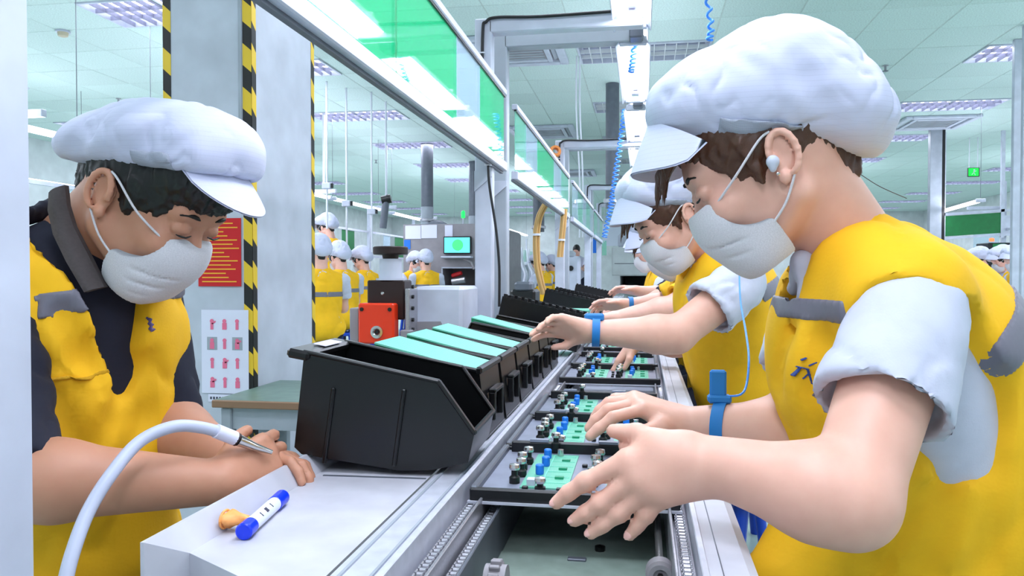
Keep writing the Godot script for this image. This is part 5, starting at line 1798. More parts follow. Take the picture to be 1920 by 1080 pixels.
	if step < 0.0055:
		for q in [-1.0, 1.0]:
			var brow := []
			var lash := []
			for k in 6:
				var x: float = q * lerpf(0.017, 0.05, k / 5.0)
				brow.append(h.p(x, 0.036 + 0.004 * sin(k / 5.0 * PI), 0.0972 - 7.0 * (absf(x) - 0.014) * (absf(x) - 0.014)))
				lash.append(h.p(x * 0.92 + q * 0.002, 0.011 - 0.002 * sin(k / 5.0 * PI), 0.1012 - 0.006 * absf(k / 5.0 - 0.4)))
			part_world(t, "eyebrow", Shape.new().tube(brow, [0.001, 0.0028, 0.003, 0.0028, 0.002, 0.001], 6).mesh(), mats.lash)
			part_world(t, "eyelashes", Shape.new().tube(lash, [0.0006, 0.0013, 0.0015, 0.0015, 0.0013, 0.0006], 6).mesh(), mats.lash)

func arm_prims(sh: Vector3, el: Vector3, wr: Vector3, s := 1.0) -> Array:
	var bulge := el.lerp(wr, 0.22)
	return [cap(sh, el, 0.048 * s, 0.040 * s, 0.02), cap(el, bulge, 0.041 * s, 0.043 * s, 0.02), cap(bulge, wr, 0.043 * s, 0.0255 * s, 0.02)]

# a hand: fingers along dir, nrm out of the back of the hand, thumb towards side
func hand_prims(wr: Vector3, dir: Vector3, nrm: Vector3, side: Vector3, curl: Array, s := 1.0, spread := 0.08) -> Array:
	dir = dir.normalized()
	side = (side - dir * side.dot(dir)).normalized()
	nrm = (nrm - dir * nrm.dot(dir) - side * nrm.dot(side)).normalized()
	var out := []
	var across := [0.030, 0.010, -0.011, -0.030]
	var lens := [0.068, 0.076, 0.070, 0.055]
	for i in 4:
		var mcp: Vector3 = wr + (dir * (0.088 - 0.004 * absf(i - 1.2)) + side * across[i]) * s
		out.append(cap(wr + dir * 0.012 * s + side * across[i] * 0.45 * s, mcp, 0.0185 * s, 0.0112 * s, 0.014))
		var d := (dir + side * spread * (1.4 - i)).normalized()
		var p := mcp
		var rr := 0.0092 * s
		for k in 3:
			d = d.rotated(side, curl[i] * ([0.7, 1.0, 0.7][k]) * (1.0 if side.cross(dir).dot(nrm) < 0 else -1.0))
			var q: Vector3 = p + d * lens[i] * ([0.45, 0.31, 0.24][k]) * s
			out.append(cap(p, q, rr, rr * 0.92, 0.004))
			rr *= 0.92
			p = q
	var tb := wr + (dir * 0.028 + side * 0.026 - nrm * 0.006) * s
	var t1 := tb + (dir * 0.026 + side * 0.022 - nrm * 0.012) * s
	var t2 := t1 + (dir * 0.030 + side * 0.006 - nrm * 0.008) * s
	out.append(cap(wr + dir * 0.01 * s, tb, 0.017 * s, 0.014 * s, 0.012))
	out.append(cap(tb, t1, 0.0135 * s, 0.0105 * s, 0.008))
	out.append(cap(t1, t2, 0.0105 * s, 0.0085 * s, 0.005))
	return out

func torso_axes(j: Dictionary) -> Basis:
	var a: Vector3 = (j.n - j.b).normalized()
	var s: Vector3 = j.sr - j.sl
	s = (s - a * s.dot(a)).normalized()
	return Basis(s, a, a.cross(s))

func torso_prims(j: Dictionary, e: float, thick := 1.0) -> Array:
	var b := torso_axes(j)
	var n: Vector3 = j.n
	var p: Vector3 = j.b
	var out := [
		ell(n.lerp(p, 0.30) + b.z * 0.005, Vector3(0.155 + e, 0.20, 0.105 * thick + e), b, 0.05),
		ell(n.lerp(p, 0.62) + b.z * 0.015, Vector3(0.15 + e, 0.21, 0.108 * thick + e), b, 0.05),
		ell(n.lerp(p, 0.93), Vector3(0.17 + e, 0.13, 0.125 * thick + e), b, 0.05)]
	for s in [j.sl, j.sr]:
		out.append(cap(n + (s - n) * 0.18 - b.y * 0.01, n + (s - n) * 0.86, 0.05 + e, 0.044 + e, 0.045))
	return out

func stool(label: String, p: Vector3, m: Material) -> void:
	var t := thing("work_stool", label, "stool", Vector3(p.x, 0, p.z), "plastic work stools")
	var h := p.y
	part(t, "seat", Shape.new().lathe(Vector3(0, h - 0.03, 0), Vector3.UP, [[0.0, 0.0], [0.14, 0.0], [0.15, 0.01], [0.15, 0.025], [0.14, 0.03], [0.0, 0.03]], 20).mesh(), m)
	for k in 4:
		var an := PI / 4 + PI / 2 * k
		var d := Vector3(cos(an), 0, sin(an))
		part(t, "leg", Shape.new().tube([d * 0.11 + Vector3(0, h - 0.03, 0), d * 0.17], [0.022, 0.018], 8).mesh(), m)
	part(t, "ring", Shape.new().lathe(Vector3(0, h * 0.4, 0), Vector3.UP, [[0.135, 0.0], [0.15, 0.0], [0.15, 0.03], [0.135, 0.03], [0.135, 0.0]], 20).mesh(), m)

func legs(t: Node3D, j: Dictionary, m: Material, step: float, standing := false) -> void:
	var b := torso_axes(j)
	var fw := flat_dir(b.z)
	var sk := Surf.new()
	var shoes := Surf.new()
	for q in [-1.0, 1.0]:
		var hip: Vector3 = j.b + b.x * q * 0.085
		var knee: Vector3 = hip + fw * (0.40 if not standing else 0.02) + b.x * q * 0.03
		if standing:
			knee.y = hip.y * 0.52
		else:
			knee.y = minf(hip.y - 0.02, 0.51)
		var ank := Vector3(knee.x, 0.09, knee.z) - fw * 0.02
		net(sk, [cap(hip, knee, 0.085, 0.06, 0.02), cap(knee, ank, 0.06, 0.045, 0.02)], step)
		net(shoes, [cap(ank - Vector3(0, 0.05, 0) - fw * 0.03, ank - Vector3(0, 0.055, 0) + fw * 0.13, 0.04, 0.034, 0.02)], maxf(step * 0.8, 0.008))
	part_world(t, "trousers", sk.mesh(), m)
	part_world(t, "shoes", shoes.mesh(), mats.shoe_dark)

# a worker with joints j: o head origin, f, u, n neck, b pelvis, sl/sr shoulders, el/er elbows, wl/wr wrists
func worker(label: String, j: Dictionary, o: Dictionary) -> Node3D:
	var p: Vector3 = j.b
	var t := thing("person", label, "person", Vector3(p.x, 0, p.z), o.get("group", "workers"))
	var h: Head = make_head(j.o, j.f, j.u, o.get("head_s", 1.0))
	var hs: float = o.get("head_h", 0.006)
	var st: float = o.get("arm_h", 0.007)
	var ts: float = o.get("torso_h", 0.012)
	var body := Surf.new()
	net(body, head_prims(h, j.n, hs < 0.0075), hs)
	net(body, torso_prims(j, -0.02), 0.02)
	var arms := [[j.sl, j.el, j.wl, j.get("hl", [])], [j.sr, j.er, j.wr, j.get("hr", [])]]
	for a in arms:
		var pr := arm_prims(a[0], a[1], a[2], o.get("arm_s", 1.0))
		pr.append_array(a[3])
		net(body, pr, st)
	part_world(t, "body", body.mesh(), o.get("skin", mats.skin_light))
	dress_head(t, h, o)
	# shirt: torso and sleeves
	var b := torso_axes(j)
	var sleeve: float = o.get("sleeve", 0.6)
	var fold: Array = [0.004, Vector3(7, 12, 7), 0.009, Vector3(6, 12, 6)]
	var shirt := Surf.new()
	net(shirt, torso_prims(j, -0.006), ts)
	for a in arms:
		var pr: Array
		if sleeve <= 1.0:
			var e: Vector3 = a[0].lerp(a[1], sleeve)
			var d: Vector3 = (a[1] - a[0]).normalized()
			var w: float = o.get("sleeve_r", 0.066)
			pr = [cap(a[0], e + d * 0.06, w * 0.92, w * 1.12, 0.03), slab(e + d * 0.2, Vector3(0.2, 0.2, 0.2), Basis(Quaternion(Vector3.BACK, d)), 0.003, 1)]
			pr.append(cap(e - d * 0.002, e + d * 0.05, w * 0.8, w * 0.82, 0.003, 1))
		else:
			var e: Vector3 = a[1].lerp(a[2], sleeve - 1.0)
			var d: Vector3 = (a[2] - a[1]).normalized()
			pr = [cap(a[0], a[1], 0.066, 0.058, 0.03), cap(a[1], e + d * 0.04, 0.058, 0.05, 0.03), slab(e + d * 0.2, Vector3(0.2, 0.2, 0.2), Basis(Quaternion(Vector3.BACK, d)), 0.003, 1)]
		net(shirt, pr, minf(ts, 0.009), [], 0.0, fold)
	part_world(t, "shirt", shirt.mesh(), o.get("shirt", mats.shirt_white))
	# vest
	if o.get("vest", true):
		var vp := torso_prims(j, o.get("vest_e", 0.012), o.get("thick", 1.0))
		vp.append(cap(j.n + b.y * 0.06 + b.z * 0.02, j.n + b.z * 0.075 - b.y * 0.03, 0.058, 0.03, 0.02, 1))
		vp.append(slab(j.b - b.y * 0.25, Vector3(0.4, 0.14, 0.4), b, 0.01, 1))
		for c in o.get("armholes", []):
			vp.append(c)
		if not o.has("armholes"):
			for s in [[j.sl, -1.0], [j.sr, 1.0]]:
				vp.append(ell(s[0] + b.x * s[1] * 0.045 - b.y * 0.05, Vector3(0.055, 0.115, 0.085), b, 0.015, 1))
		# drape folds pressed into the cloth along lines on its surface
		var grooves := []
		for g in o.get("grooves", []):
			for k in g.size() - 1:
				var pa := surface_on(vp, g[k][0], g[k][1], 0.5)
				var pb := surface_on(vp, g[k + 1][0], g[k + 1][1], 0.5)
				if pa.distance_to(pb) < 0.3:
					grooves.append(cap(pa, pb, 0.008, 0.008, 0.03, 1))
		vp.append_array(grooves)
		var vest := part_world(t, "vest", net(Surf.new(), vp, ts, [], 0.0, o.get("folds", [0.007, Vector3(6, 3.5, 6), 0.016, Vector3(5, 3.0, 5)])).mesh(), mats.vest_yellow)
		for r in o.get("bands", []):
			var band := net(Surf.new(), vp, minf(ts, 0.0045), [r], 0.0024, o.get("folds", [0.007, Vector3(6, 3.5, 6), 0.016, Vector3(5, 3.0, 5)]))
			part(vest, "reflective_band", band.mesh(), mats.vest_band, "grey reflective band")
		for r in o.get("marks", []):
			var shape := []
			for m in r[1]:
				# each stroke: the point it is aimed at, its half size and its turn
				var c := surface_on(vp, m[0], m[1], 0.6)
				shape.append(slab(c, Vector3(m[2], m[3], 0.03), Basis(m[4], cam_fwd.cross(m[4]).normalized(), cam_fwd), 0.0003))
			part(vest, r[0], net(Surf.new(), vp, r[3], shape, 0.003, o.get("folds", [0.007, Vector3(6, 3.5, 6), 0.016, Vector3(5, 3.0, 5)])).mesh(), r[2], r[4])
		if o.has("inner"):
			for r in o.inner:
				part_world(t, r[0], net(Surf.new(), r[1], r[3], r[4] if r.size() > 4 else [], 0.0, [0.004, Vector3(20, 20, 20)]).mesh(), r[2])
	if o.get("legs", true):
		legs(t, j, o.get("trousers", mats.trousers_navy), 0.014 if ts < 0.015 else 0.022, o.get("standing", false))
	return t

func strap(t: Node3D, at_: Vector3, along: Vector3, r: float, up: Vector3) -> void:
	var ring := []
	var x := along.cross(up).normalized()
	var y := x.cross(along).normalized()
	var sh := Shape.new()
	var rows := []
	for k in 4:
		var row := []
		for i in 24:
			var an := TAU * i / 24
			var rr: float = r + [0.0, 0.0022, 0.0022, 0.0][k]
			row.append(at_ + along * ([-0.009, -0.009, 0.009, 0.009][k]) + (x * cos(an) * rr + y * sin(an) * rr * 1.05))
		rows.append(row)
	rows.reverse()
	sh.grid(rows, true)
	part_world(t, "wrist_strap", sh.mesh(), mats.strap_blue, "blue antistatic wrist strap")

func near_woman() -> void:
	var dir := flat_dir(-cam_right * cos(0.16) + cam_fwd * sin(0.16))
	var ax := head_axes(dir, deg_to_rad(33))
	var j := {"f": ax[0], "u": ax[1]}
	var right: Vector3 = ax[0].cross(ax[1])
	j.o = at(1458, 297, 0.925) + right * 0.078
	j.n = at(1600, 478, 1.02)
	j.b = at(1890, 1170, 1.06)
	j.sl = at(1706, 590, 0.88)
	j.sr = at(1535, 560, 1.19)
	j.el = at(1594, 940, 0.765)
	j.wl = at(1305, 862, 0.83)
	j.er = at(1500, 815, 1.10)
	j.wr = at(1283, 797, 1.18)
	# left hand, joints measured finger by finger
	var s := 0.0085
	var hl := []
	var fingers := [
		[at(1178, 862, 0.835), at(1098, 903, 0.84), at(1066, 924, 0.845), at(1043, 943, 0.85)],
		[at(1192, 893, 0.828), at(1126, 944, 0.835), at(1098, 962, 0.84), at(1077, 976, 0.845)],
		[at(1215, 915, 0.825), at(1160, 962, 0.832), at(1130, 984, 0.836), at(1108, 1000, 0.84)],
		[at(1245, 928, 0.825), at(1211, 965, 0.83), at(1195, 986, 0.832), at(1181, 1003, 0.834)]]
	var rad := [[0.0118, 0.0095, 0.0088, 0.0076], [0.0118, 0.0098, 0.009, 0.0076], [0.0112, 0.0092, 0.0084, 0.0072], [0.0102, 0.0084, 0.0076, 0.0066]]
	var wl: Vector3 = j.wl
	for i in 4:
		var f: Array = fingers[i]
		var root: Vector3 = wl.lerp(f[0], 0.2) + (f[0] - fingers[1][0]) * 0.45
		hl.append(cap(root, f[0], 0.0215, 0.0135, 0.018))
		for k in 3:
			hl.append(cap(f[k], f[k + 1], rad[i][k], rad[i][k + 1], 0.0045))
		hl.append(ell(f[1], Vector3.ONE * (rad[i][1] * 1.06), Basis(), 0.006))
	hl.append(cap(wl.lerp(fingers[0][0], 0.25), at(1232, 836, 0.838), 0.02, 0.0165, 0.016))
	hl.append(cap(at(1232, 836, 0.838), at(1195, 812, 0.85), 0.0155, 0.0105, 0.01))
	hl.append(cap(at(1195, 812, 0.85), at(1150, 808, 0.862), 0.0105, 0.0082, 0.006))
	hl.append(cap(at(1215, 850, 0.845), at(1172, 838, 0.862), 0.012, 0.008, 0.008))
	j.hl = hl
	# right hand over the second tray
	var wr: Vector3 = j.wr
	var hr := []
	var fr := [
		[at(1205, 768, 1.165), at(1150, 782, 1.15), at(1122, 804, 1.148), at(1106, 818, 1.148)],
		[at(1192, 757, 1.185), at(1140, 768, 1.18), at(1116, 788, 1.18), at(1104, 803, 1.18)],
		[at(1188, 750, 1.205), at(1142, 755, 1.205), at(1124, 770, 1.205), at(1114, 784, 1.205)],
		[at(1190, 746, 1.225), at(1154, 748, 1.23), at(1140, 760, 1.23), at(1132, 772, 1.23)]]
	for i in 4:
		var f: Array = fr[i]
		var root: Vector3 = wr.lerp(f[0], 0.2) + (f[0] - fr[1][0]) * 0.4
		hr.append(cap(root, f[0], 0.019, 0.012, 0.015))
		for k in 3:
			hr.append(cap(f[k], f[k + 1], 0.0098 - 0.0006 * k, 0.0092 - 0.0007 * k, 0.004))
	hr.append(cap(wr, at(1240, 800, 1.15), 0.02, 0.015, 0.014))
	hr.append(cap(at(1240, 800, 1.15), at(1200, 812, 1.13), 0.0135, 0.0098, 0.008))
	hr.append(cap(at(1200, 812, 1.13), at(1172, 822, 1.125), 0.0098, 0.008, 0.004))
	j.hr = hr
	var b := torso_axes(j)
	var bands := [slab(at(1520, 577, 1.02), Vector3(0.045, 0.0145, 0.14), Basis(Vector3.BACK, -0.03), 0.002), slab(at(1878, 612, 0.95), Vector3(0.07, 0.022, 0.3), Basis(Vector3.BACK, 0.8), 0.002)]
	var strokes := []
	for q in [[338, 330, 352, 294, 3.2], [352, 295, 386, 303, 2.6], [386, 303, 409, 362, 4.0], [374, 340, 389, 320, 2.6], [366, 270, 379, 262, 3.4], [397, 292, 429, 274, 3.2]]:
		var a := at(1320 + q[0] / 2.0, 540 + q[1] / 2.0, 0.9)
		var e := at(1320 + q[2] / 2.0, 540 + q[3] / 2.0, 0.9)
		strokes.append([1320 + (q[0] + q[2]) / 4.0, 540 + (q[1] + q[3]) / 4.0, a.distance_to(e) / 2 + 0.001, q[4] * 0.5 * 0.9 / FOCAL, (e - a).normalized()])
	var opts := {"head_h": 0.0036, "arm_h": 0.0042, "torso_h": 0.0095, "skin": mats.skin_light, "hair": mats.hair_brown, "fringe": 15, "sleeve": 0.56, "sleeve_r": 0.069,
		"thick": 1.38, "vest_e": 0.02, "arm_s": 1.08, "group": "women along the conveyor",
		"armholes": [cap(j.n.lerp(j.sl, 0.4), at(1692, 560, 0.895), 0.07, 0.074, 0.03), cap(at(1640, 900, 1.08), at(1490, 1085, 1.05), 0.10, 0.07, 0.05), cap(at(1695, 655, 0.80), at(1722, 830, 0.83), 0.082, 0.085, 0.012, 1), cap(at(1800, 650, 0.85), at(1800, 800, 0.87), 0.05, 0.06, 0.012, 1), cap(at(1492, 500, 1.0), at(1500, 625, 1.0), 0.02, 0.004, 0.006, 1)],
		"inner": [["shirt_collar", [cap(at(1505, 490, 1.0), at(1520, 545, 0.99), 0.014, 0.012, 0.01), cap(at(1520, 545, 0.99), at(1500, 585, 1.0), 0.012, 0.008, 0.01), cap(at(1505, 490, 1.0), at(1490, 540, 1.04), 0.014, 0.01, 0.01)], mats.shirt_white, 0.005]],
		"grooves": [[[1468, 625], [1452, 720], [1446, 820]], [[1536, 645], [1528, 740], [1536, 815]], [[1852, 740], [1800, 870], [1730, 960]], [[1895, 720], [1868, 880], [1850, 1060]], [[1700, 980], [1640, 1060]], [[1790, 960], [1730, 1070]]],
		"bands": bands, "marks": [["logo", strokes, mat("logo_blue", Color(0.12, 0.25, 0.55), 0.6), 0.0012, "blue printed emblem"]],
		"strands": [[at(1568, 300, 1.0), at(1610, 325, 1.0), at(1650, 350, 1.0), at(1700, 372, 0.98)]]}
	var t := worker("woman in yellow vest and puffy white cap, nearest on the conveyor's far right", j, opts)
	# ear bud and ear stud
	var eb := at(1449, 303, 0.917)
	part_world(t, "ear_bud", net(Surf.new(), [ell(eb, Vector3(0.0078, 0.0078, 0.006)), cap(eb, eb - Vector3(0, 0.009, 0) - cam_fwd * 0.001, 0.005, 0.004, 0.004)], 0.0016).mesh(), mats.paint_white, "white ear bud")
	part_world(t, "ear_stud", Shape.new().lathe(at(1459, 326, 0.905), -cam_fwd, [[0.0, 0.0], [0.0022, 0.0], [0.0022, 0.001], [0.0012, 0.002], [0.0, 0.002]], 10).mesh(), mats.chrome)
	# finger nails
	for i in 4:
		var f: Array = fingers[i]
		var d: Vector3 = (f[3] - f[2]).normalized()
		var n: Vector3 = (Vector3.UP * 0.75 - cam_fwd * 0.65).normalized()
		n = (n - d * n.dot(d)).normalized()
		part_world(t, "finger_nail", net(Surf.new(), [ell(f[3] + n * rad[i][3] * 0.62 + d * 0.0005, Vector3(0.0062, 0.0024, 0.0048), Basis(d, n, d.cross(n)))], 0.0013).mesh(), mats.nail)
	# wrist strap with its plug and cord
	var along: Vector3 = (j.er - j.wr).normalized()
	var sp: Vector3 = j.wr.lerp(j.er, 0.34)
	strap(t, sp, along, 0.037, Vector3.UP)
	var clip := sp + Vector3(0, 0.04, 0) - cam_right * 0.004
	part_world(t, "strap_clip", bx(clip + Vector3(0, 0.004, 0), Vector3(0.034, 0.012, 0.022), 0.003), mats.strap_blue)
	part_world(t, "strap_clip", bx(clip + Vector3(-0.002, 0.026, 0), Vector3(0.024, 0.042, 0.012), 0.003), mats.strap_blue)
	part_world(t, "strap_cord", Shape.new().tube(curve([clip + Vector3(0.008, 0.008, 0), at(1388, 740, 1.14), at(1400, 720, 1.16), at(1404, 670, 1.2), at(1398, 620, 1.3), at(1388, 560, 1.5), at(1386, 490, 1.7)], 6), 0.0018, 6).mesh(), mats.blue_cable)
	stool("blue plastic stool under the nearest woman", Vector3(j.b.x, j.b.y - 0.11, j.b.z), mats.stool_blue)

func second_woman() -> void:
	var dir := flat_dir(-cam_right * cos(-0.12) + cam_fwd * sin(-0.12))
	var ax := head_axes(dir, deg_to_rad(36))
	var j := {"f": ax[0], "u": ax[1]}
	var right: Vector3 = ax[0].cross(ax[1])
	j.o = at(1289, 407, 1.9) + right * 0.078
	j.n = at(1345, 478, 2.0)
	j.b = at(1440, 830, 2.1)
	j.sl = at(1388, 535, 1.84)
	j.sr = at(1345, 520, 2.2)
	j.el = at(1268, 628, 1.78)
	j.wl = at(1108, 622, 1.80)
	j.er = at(1280, 640, 2.25)
	j.wr = at(1195, 640, 2.3)
	var d1 := (at(1020, 614, 1.8) - at(1108, 622, 1.8)).normalized()
	j.hl = hand_prims(j.wl, d1 + Vector3(0, 0.1, 0), (Vector3.UP * 0.8 - cam_fwd * 0.6), -Vector3.UP * 0.5 - cam_fwd * 0.6 + Vector3(0, 0, -1), [0.35, 0.4, 0.5, 0.55], 0.92)
	j.hr = hand_prims(j.wr, Vector3(-0.7, -0.75, 0), Vector3(-0.5, 0.6, -0.2), Vector3(0, 0, 1), [0.35, 0.35, 0.35, 0.4], 0.95)
	var opts := {"head_h": 0.005, "arm_h": 0.0055, "torso_h": 0.011, "skin": mats.skin_light, "hair": mats.hair_brown, "fringe": 8, "sleeve": 0.52, "sleeve_r": 0.07, "thick": 1.2, "vest_e": 0.016, "group": "women along the conveyor",
		"armholes": [cap(at(1375, 545, 1.76), at(1400, 610, 1.78), 0.075, 0.08, 0.015, 1)],
		"bands": [slab(at(1440, 541, 1.95), Vector3(0.035, 0.018, 0.2), Basis(Vector3.BACK, 0.5), 0.002)]}
	var t := worker("woman with blue wrist strap reaching into the board bins, second along the conveyor", j, opts)
	strap(t, j.wl.lerp(j.el, 0.06), (j.el - j.wl).normalized(), 0.031, Vector3.UP)
	part_world(t, "strap_clip", bx(j.wl.lerp(j.el, 0.04) + Vector3(0.0, 0.034, 0), Vector3(0.045, 0.018, 0.024), 0.004), mats.strap_blue)
	stool("blue plastic stool under the second woman", Vector3(j.b.x, j.b.y - 0.11, j.b.z), mats.stool_blue)

func third_women() -> void:
	var dir := flat_dir(Vector3(-1, 0, 0.05))
	var ax := head_axes(dir, deg_to_rad(40))
	var j := {"f": ax[0], "u": ax[1]}
	var right: Vector3 = ax[0].cross(ax[1])
	j.o = at(1264, 452, 2.75) + right * 0.078
	j.n = at(1300, 492, 2.85)
	j.b = at(1365, 745, 2.95)
	j.sl = at(1318, 530, 2.7)
	j.sr = at(1300, 525, 3.05)
	j.el = at(1262, 578, 2.66)
	j.wl = at(1155, 597, 2.66)
	j.er = at(1240, 572, 3.1)
	j.wr = at(1172, 572, 3.1)
	j.hl = hand_prims(j.wl, Vector3(-1, -0.1, 0.1), Vector3(0, 0.8, 0.5), Vector3(0, -0.4, -0.9), [0.3, 0.35, 0.4, 0.45], 0.95)
	j.hr = hand_prims(j.wr, Vector3(-1, 0.05, 0.2), Vector3(0, 0.8, 0.5), Vector3(0, 0.6, 0.9), [0.3, 0.35, 0.4, 0.45], 0.95)
	var t := worker("woman in yellow short sleeves bending low, third along the conveyor", j, {"head_h": 0.0075, "arm_h": 0.007, "torso_h": 0.014, "skin": mats.skin_hand, "hair": mats.hair_brown, "fringe": 6, "sleeve": 0.75, "shirt": mats.vest_yellow, "vest": true, "group": "women along the conveyor"})
	strap(t, j.wr.lerp(j.er, 0.15), (j.er - j.wr).normalized(), 0.03, Vector3.UP)
	stool("blue plastic stool under the third woman", Vector3(j.b.x, j.b.y - 0.11, j.b.z), mats.stool_blue)
	# fourth: dark sleeves
	j.o = at(1262, 462, 3.5) + right * 0.078
	j.n = at(1290, 500, 3.6)
	j.b = at(1330, 700, 3.7)
	j.sl = at(1290, 530, 3.45)
	j.sr = at(1288, 525, 3.85)
	j.el = at(1250, 558, 3.42)
	j.wl = at(1195, 572, 3.42)
	j.er = at(1240, 555, 3.85)
	j.wr = at(1195, 545, 3.85)
	j.hl = hand_prims(j.wl, Vector3(-1, 0.1, 0.1), Vector3(0, 0.8, 0.5), Vector3(0, 0.4, -0.9), [0.4, 0.4, 0.4, 0.45], 0.95)
	j.hr = hand_prims(j.wr, Vector3(-1, 0.1, 0.1), Vector3(0, 0.8, 0.5), Vector3(0, 0.4, 0.9), [0.4, 0.4, 0.4, 0.45], 0.95)
	worker("woman with dark navy sleeves, fourth along the conveyor", j, {"head_h": 0.009, "arm_h": 0.008, "torso_h": 0.016, "skin": mats.skin_hand, "hair": mats.hair_black, "sleeve": 1.25, "shirt": mats.jacket_navy, "group": "women along the conveyor"})
	stool("blue plastic stool under the fourth woman", Vector3(j.b.x, j.b.y - 0.11, j.b.z), mats.stool_blue)

func left_man() -> void:
	var yaw := deg_to_rad(14)
	var dir := flat_dir(cam_right * cos(yaw) - cam_fwd * sin(yaw))
	var ax := head_axes(dir, deg_to_rad(38))
	var j := {"f": ax[0], "u": ax[1]}
	var right: Vector3 = ax[0].cross(ax[1])
	j.o = at(198, 366, 1.02) - right * 0.078
	j.n = at(150, 465, 1.13)
	j.b = at(120, 1085, 1.2)
	j.sr = at(-10, 525, 1.05)
	j.sl = at(268, 522, 1.24)
	j.er = at(12, 900, 0.92)
	j.wr = at(412, 905, 1.0)
	j.el = at(306, 800, 1.2)
	j.wl = at(442, 866, 1.12)
	var d := (at(505, 862, 1.06) - at(412, 905, 1.0)).normalized()
	j.hr = hand_prims(j.wr, d, (Vector3.UP * 0.75 - cam_fwd * 0.7), Vector3.UP * 0.9 + cam_fwd * 0.6, [0.6, 0.75, 0.85, 0.9], 0.95, 0.03)
	j.hl = hand_prims(j.wl, (at(560, 856, 1.10) - j.wl).normalized(), (Vector3.UP * 0.9 + cam_fwd * 0.2), Vector3.UP * 0.3 - cam_fwd, [0.5, 0.6, 0.65, 0.7], 0.92, 0.03)
	var b := torso_axes(j)
	# opening of the vest with the dark jacket behind it
	var open_a := at(180, 470, 1.0)
	var open_b := at(250, 655, 1.04)
	var arms := [cap(j.n.lerp(j.sr, 0.3), j.sr + b.x * 0.02, 0.066, 0.072, 0.04), cap(j.sr, j.sr - b.y * 0.16 + b.z * 0.02, 0.072, 0.07, 0.03), ell(j.sl - b.x * 0.05 - b.y * 0.05, Vector3(0.055, 0.12, 0.085), b, 0.015, 1)]
	# the open front: a wedge from the neck down to the zip
	for zz in [0.075, 0.095, 0.115, 0.135, 0.155, 0.175]:
		arms.append(cap(j.n + b.z * zz + b.y * 0.03 + b.x * 0.012, j.n.lerp(j.b, 0.36) + b.z * zz, 0.072, 0.006, 0.005, 1))
	for zz in [-0.02, 0.03]:
		arms.append(cap(j.n + b.z * zz + b.y * 0.07 + b.x * 0.03, j.n + b.z * (zz + 0.05) + b.y * 0.03 + b.x * 0.03, 0.066, 0.058, 0.005, 1))
	var inner_col := []
	for q in [-1.0, 1.0]:
		for row in 2:
			var pts := [j.n - b.z * 0.06 + b.y * (0.06 - 0.018 * row), j.n + b.x * q * (0.082 + 0.014 * row) + b.y * (0.05 - 0.016 * row), j.n + b.x * q * (0.072 + 0.016 * row) + b.z * 0.075 - b.y * (0.025 + 0.012 * row), j.n + b.x * q * (0.052 + 0.014 * row) + b.z * 0.108 - b.y * (0.085 + 0.006 * row)]
			for k in 1:
				inner_col.append(cap(pts[k], pts[k + 1], 0.008, 0.007, 0.014))
	var bands := [slab(at(118, 562, 0.98), Vector3(0.052, 0.0165, 0.07), Basis(Vector3.BACK, 0.17), 0.002), slab(at(268, 540, 1.1), Vector3(0.016, 0.0165, 0.14), Basis(Vector3.BACK, -0.1), 0.002)]
	var marks := []
	for q in [[278, 598], [281, 608], [283, 617]]:
		marks.append([q[0], q[1], 0.0045, 0.0025, (cam_right - cam_up * 0.6).normalized()])
	var seam_region := []
	for q in [[105, 716, 14, 0.0], [130, 714, 14, 0.05], [155, 710, 14, 0.15], [180, 703, 14, 0.3], [203, 695, 13, 0.35], [225, 687, 12, 0.35]]:
		seam_region.append([q[0], q[1], q[2] * 1.0 / FOCAL, 0.0022, (cam_right + cam_up * q[3]).normalized()])
	var opts := {"man": true, "head_h": 0.0038, "arm_h": 0.0045, "torso_h": 0.0095, "skin": mats.skin_tan, "hair": mats.hair_black, "sleeve": 0.98, "sleeve_r": 0.058, "shirt": mats.jacket_navy, "thick": 1.15, "vest_e": 0.014, "arm_s": 1.1, "band_left": false, "group": "men beside the conveyor",
		"armholes": arms, "bands": bands, "grooves": [[[240, 690], [222, 780], [170, 870]], [[282, 680], [276, 780], [235, 870]], [[110, 745], [150, 850]], [[120, 590], [165, 660], [200, 700]]], "folds": [0.010, Vector3(6, 3.0, 6), 0.012, Vector3(5, 3.5, 5)], "trousers": mats.jeans,
		"marks": [["logo", marks, mat("logo_violet", Color(0.35, 0.3, 0.5), 0.6), 0.0014, "small printed emblem"], ["seam", seam_region, mats.vest_seam, 0.0016, "stitched seam"]],
		"inner": [["jacket_lining", inner_col, mats.jacket_navy, 0.006]]}
	var t := worker("man in open yellow vest over a dark jacket, holding a grey hose", j, opts)
	# folded grey collar of the jacket, laid on the chest
	var under := torso_prims(j, 0.014, 1.15)
	under.append(cap(j.n + b.y * 0.05, j.n - b.y * 0.05, 0.085, 0.1, 0.03))
	var edge_a := [[96, 362], [94, 395], [104, 440], [128, 490], [162, 548]]
	var edge_b := [[126, 348], [130, 385], [142, 425], [168, 475], [200, 538]]
	var top_rows := []
	var low_rows := []
	for k in 17:
		var f := k / 16.0 * 4.0
		var i := mini(int(f), 3)
		var q := f - i
		var pa := Vector2(edge_a[i][0], edge_a[i][1]).lerp(Vector2(edge_a[i + 1][0], edge_a[i + 1][1]), q)
		var pb := Vector2(edge_b[i][0], edge_b[i][1]).lerp(Vector2(edge_b[i + 1][0], edge_b[i + 1][1]), q)
		var row := []
		var low := []
		for c in 6:
			var m := pa.lerp(pb, c / 5.0)
			var s := surface_on(under, m.x, m.y, 0.8)
			row.append(s - cam_fwd * (0.006 + 0.006 * sin(c / 5.0 * PI)))
			low.append(s + cam_fwd * 0.004)
		top_rows.append(row)
		low_rows.append(low)
	var rim := Shape.new().grid(top_rows)
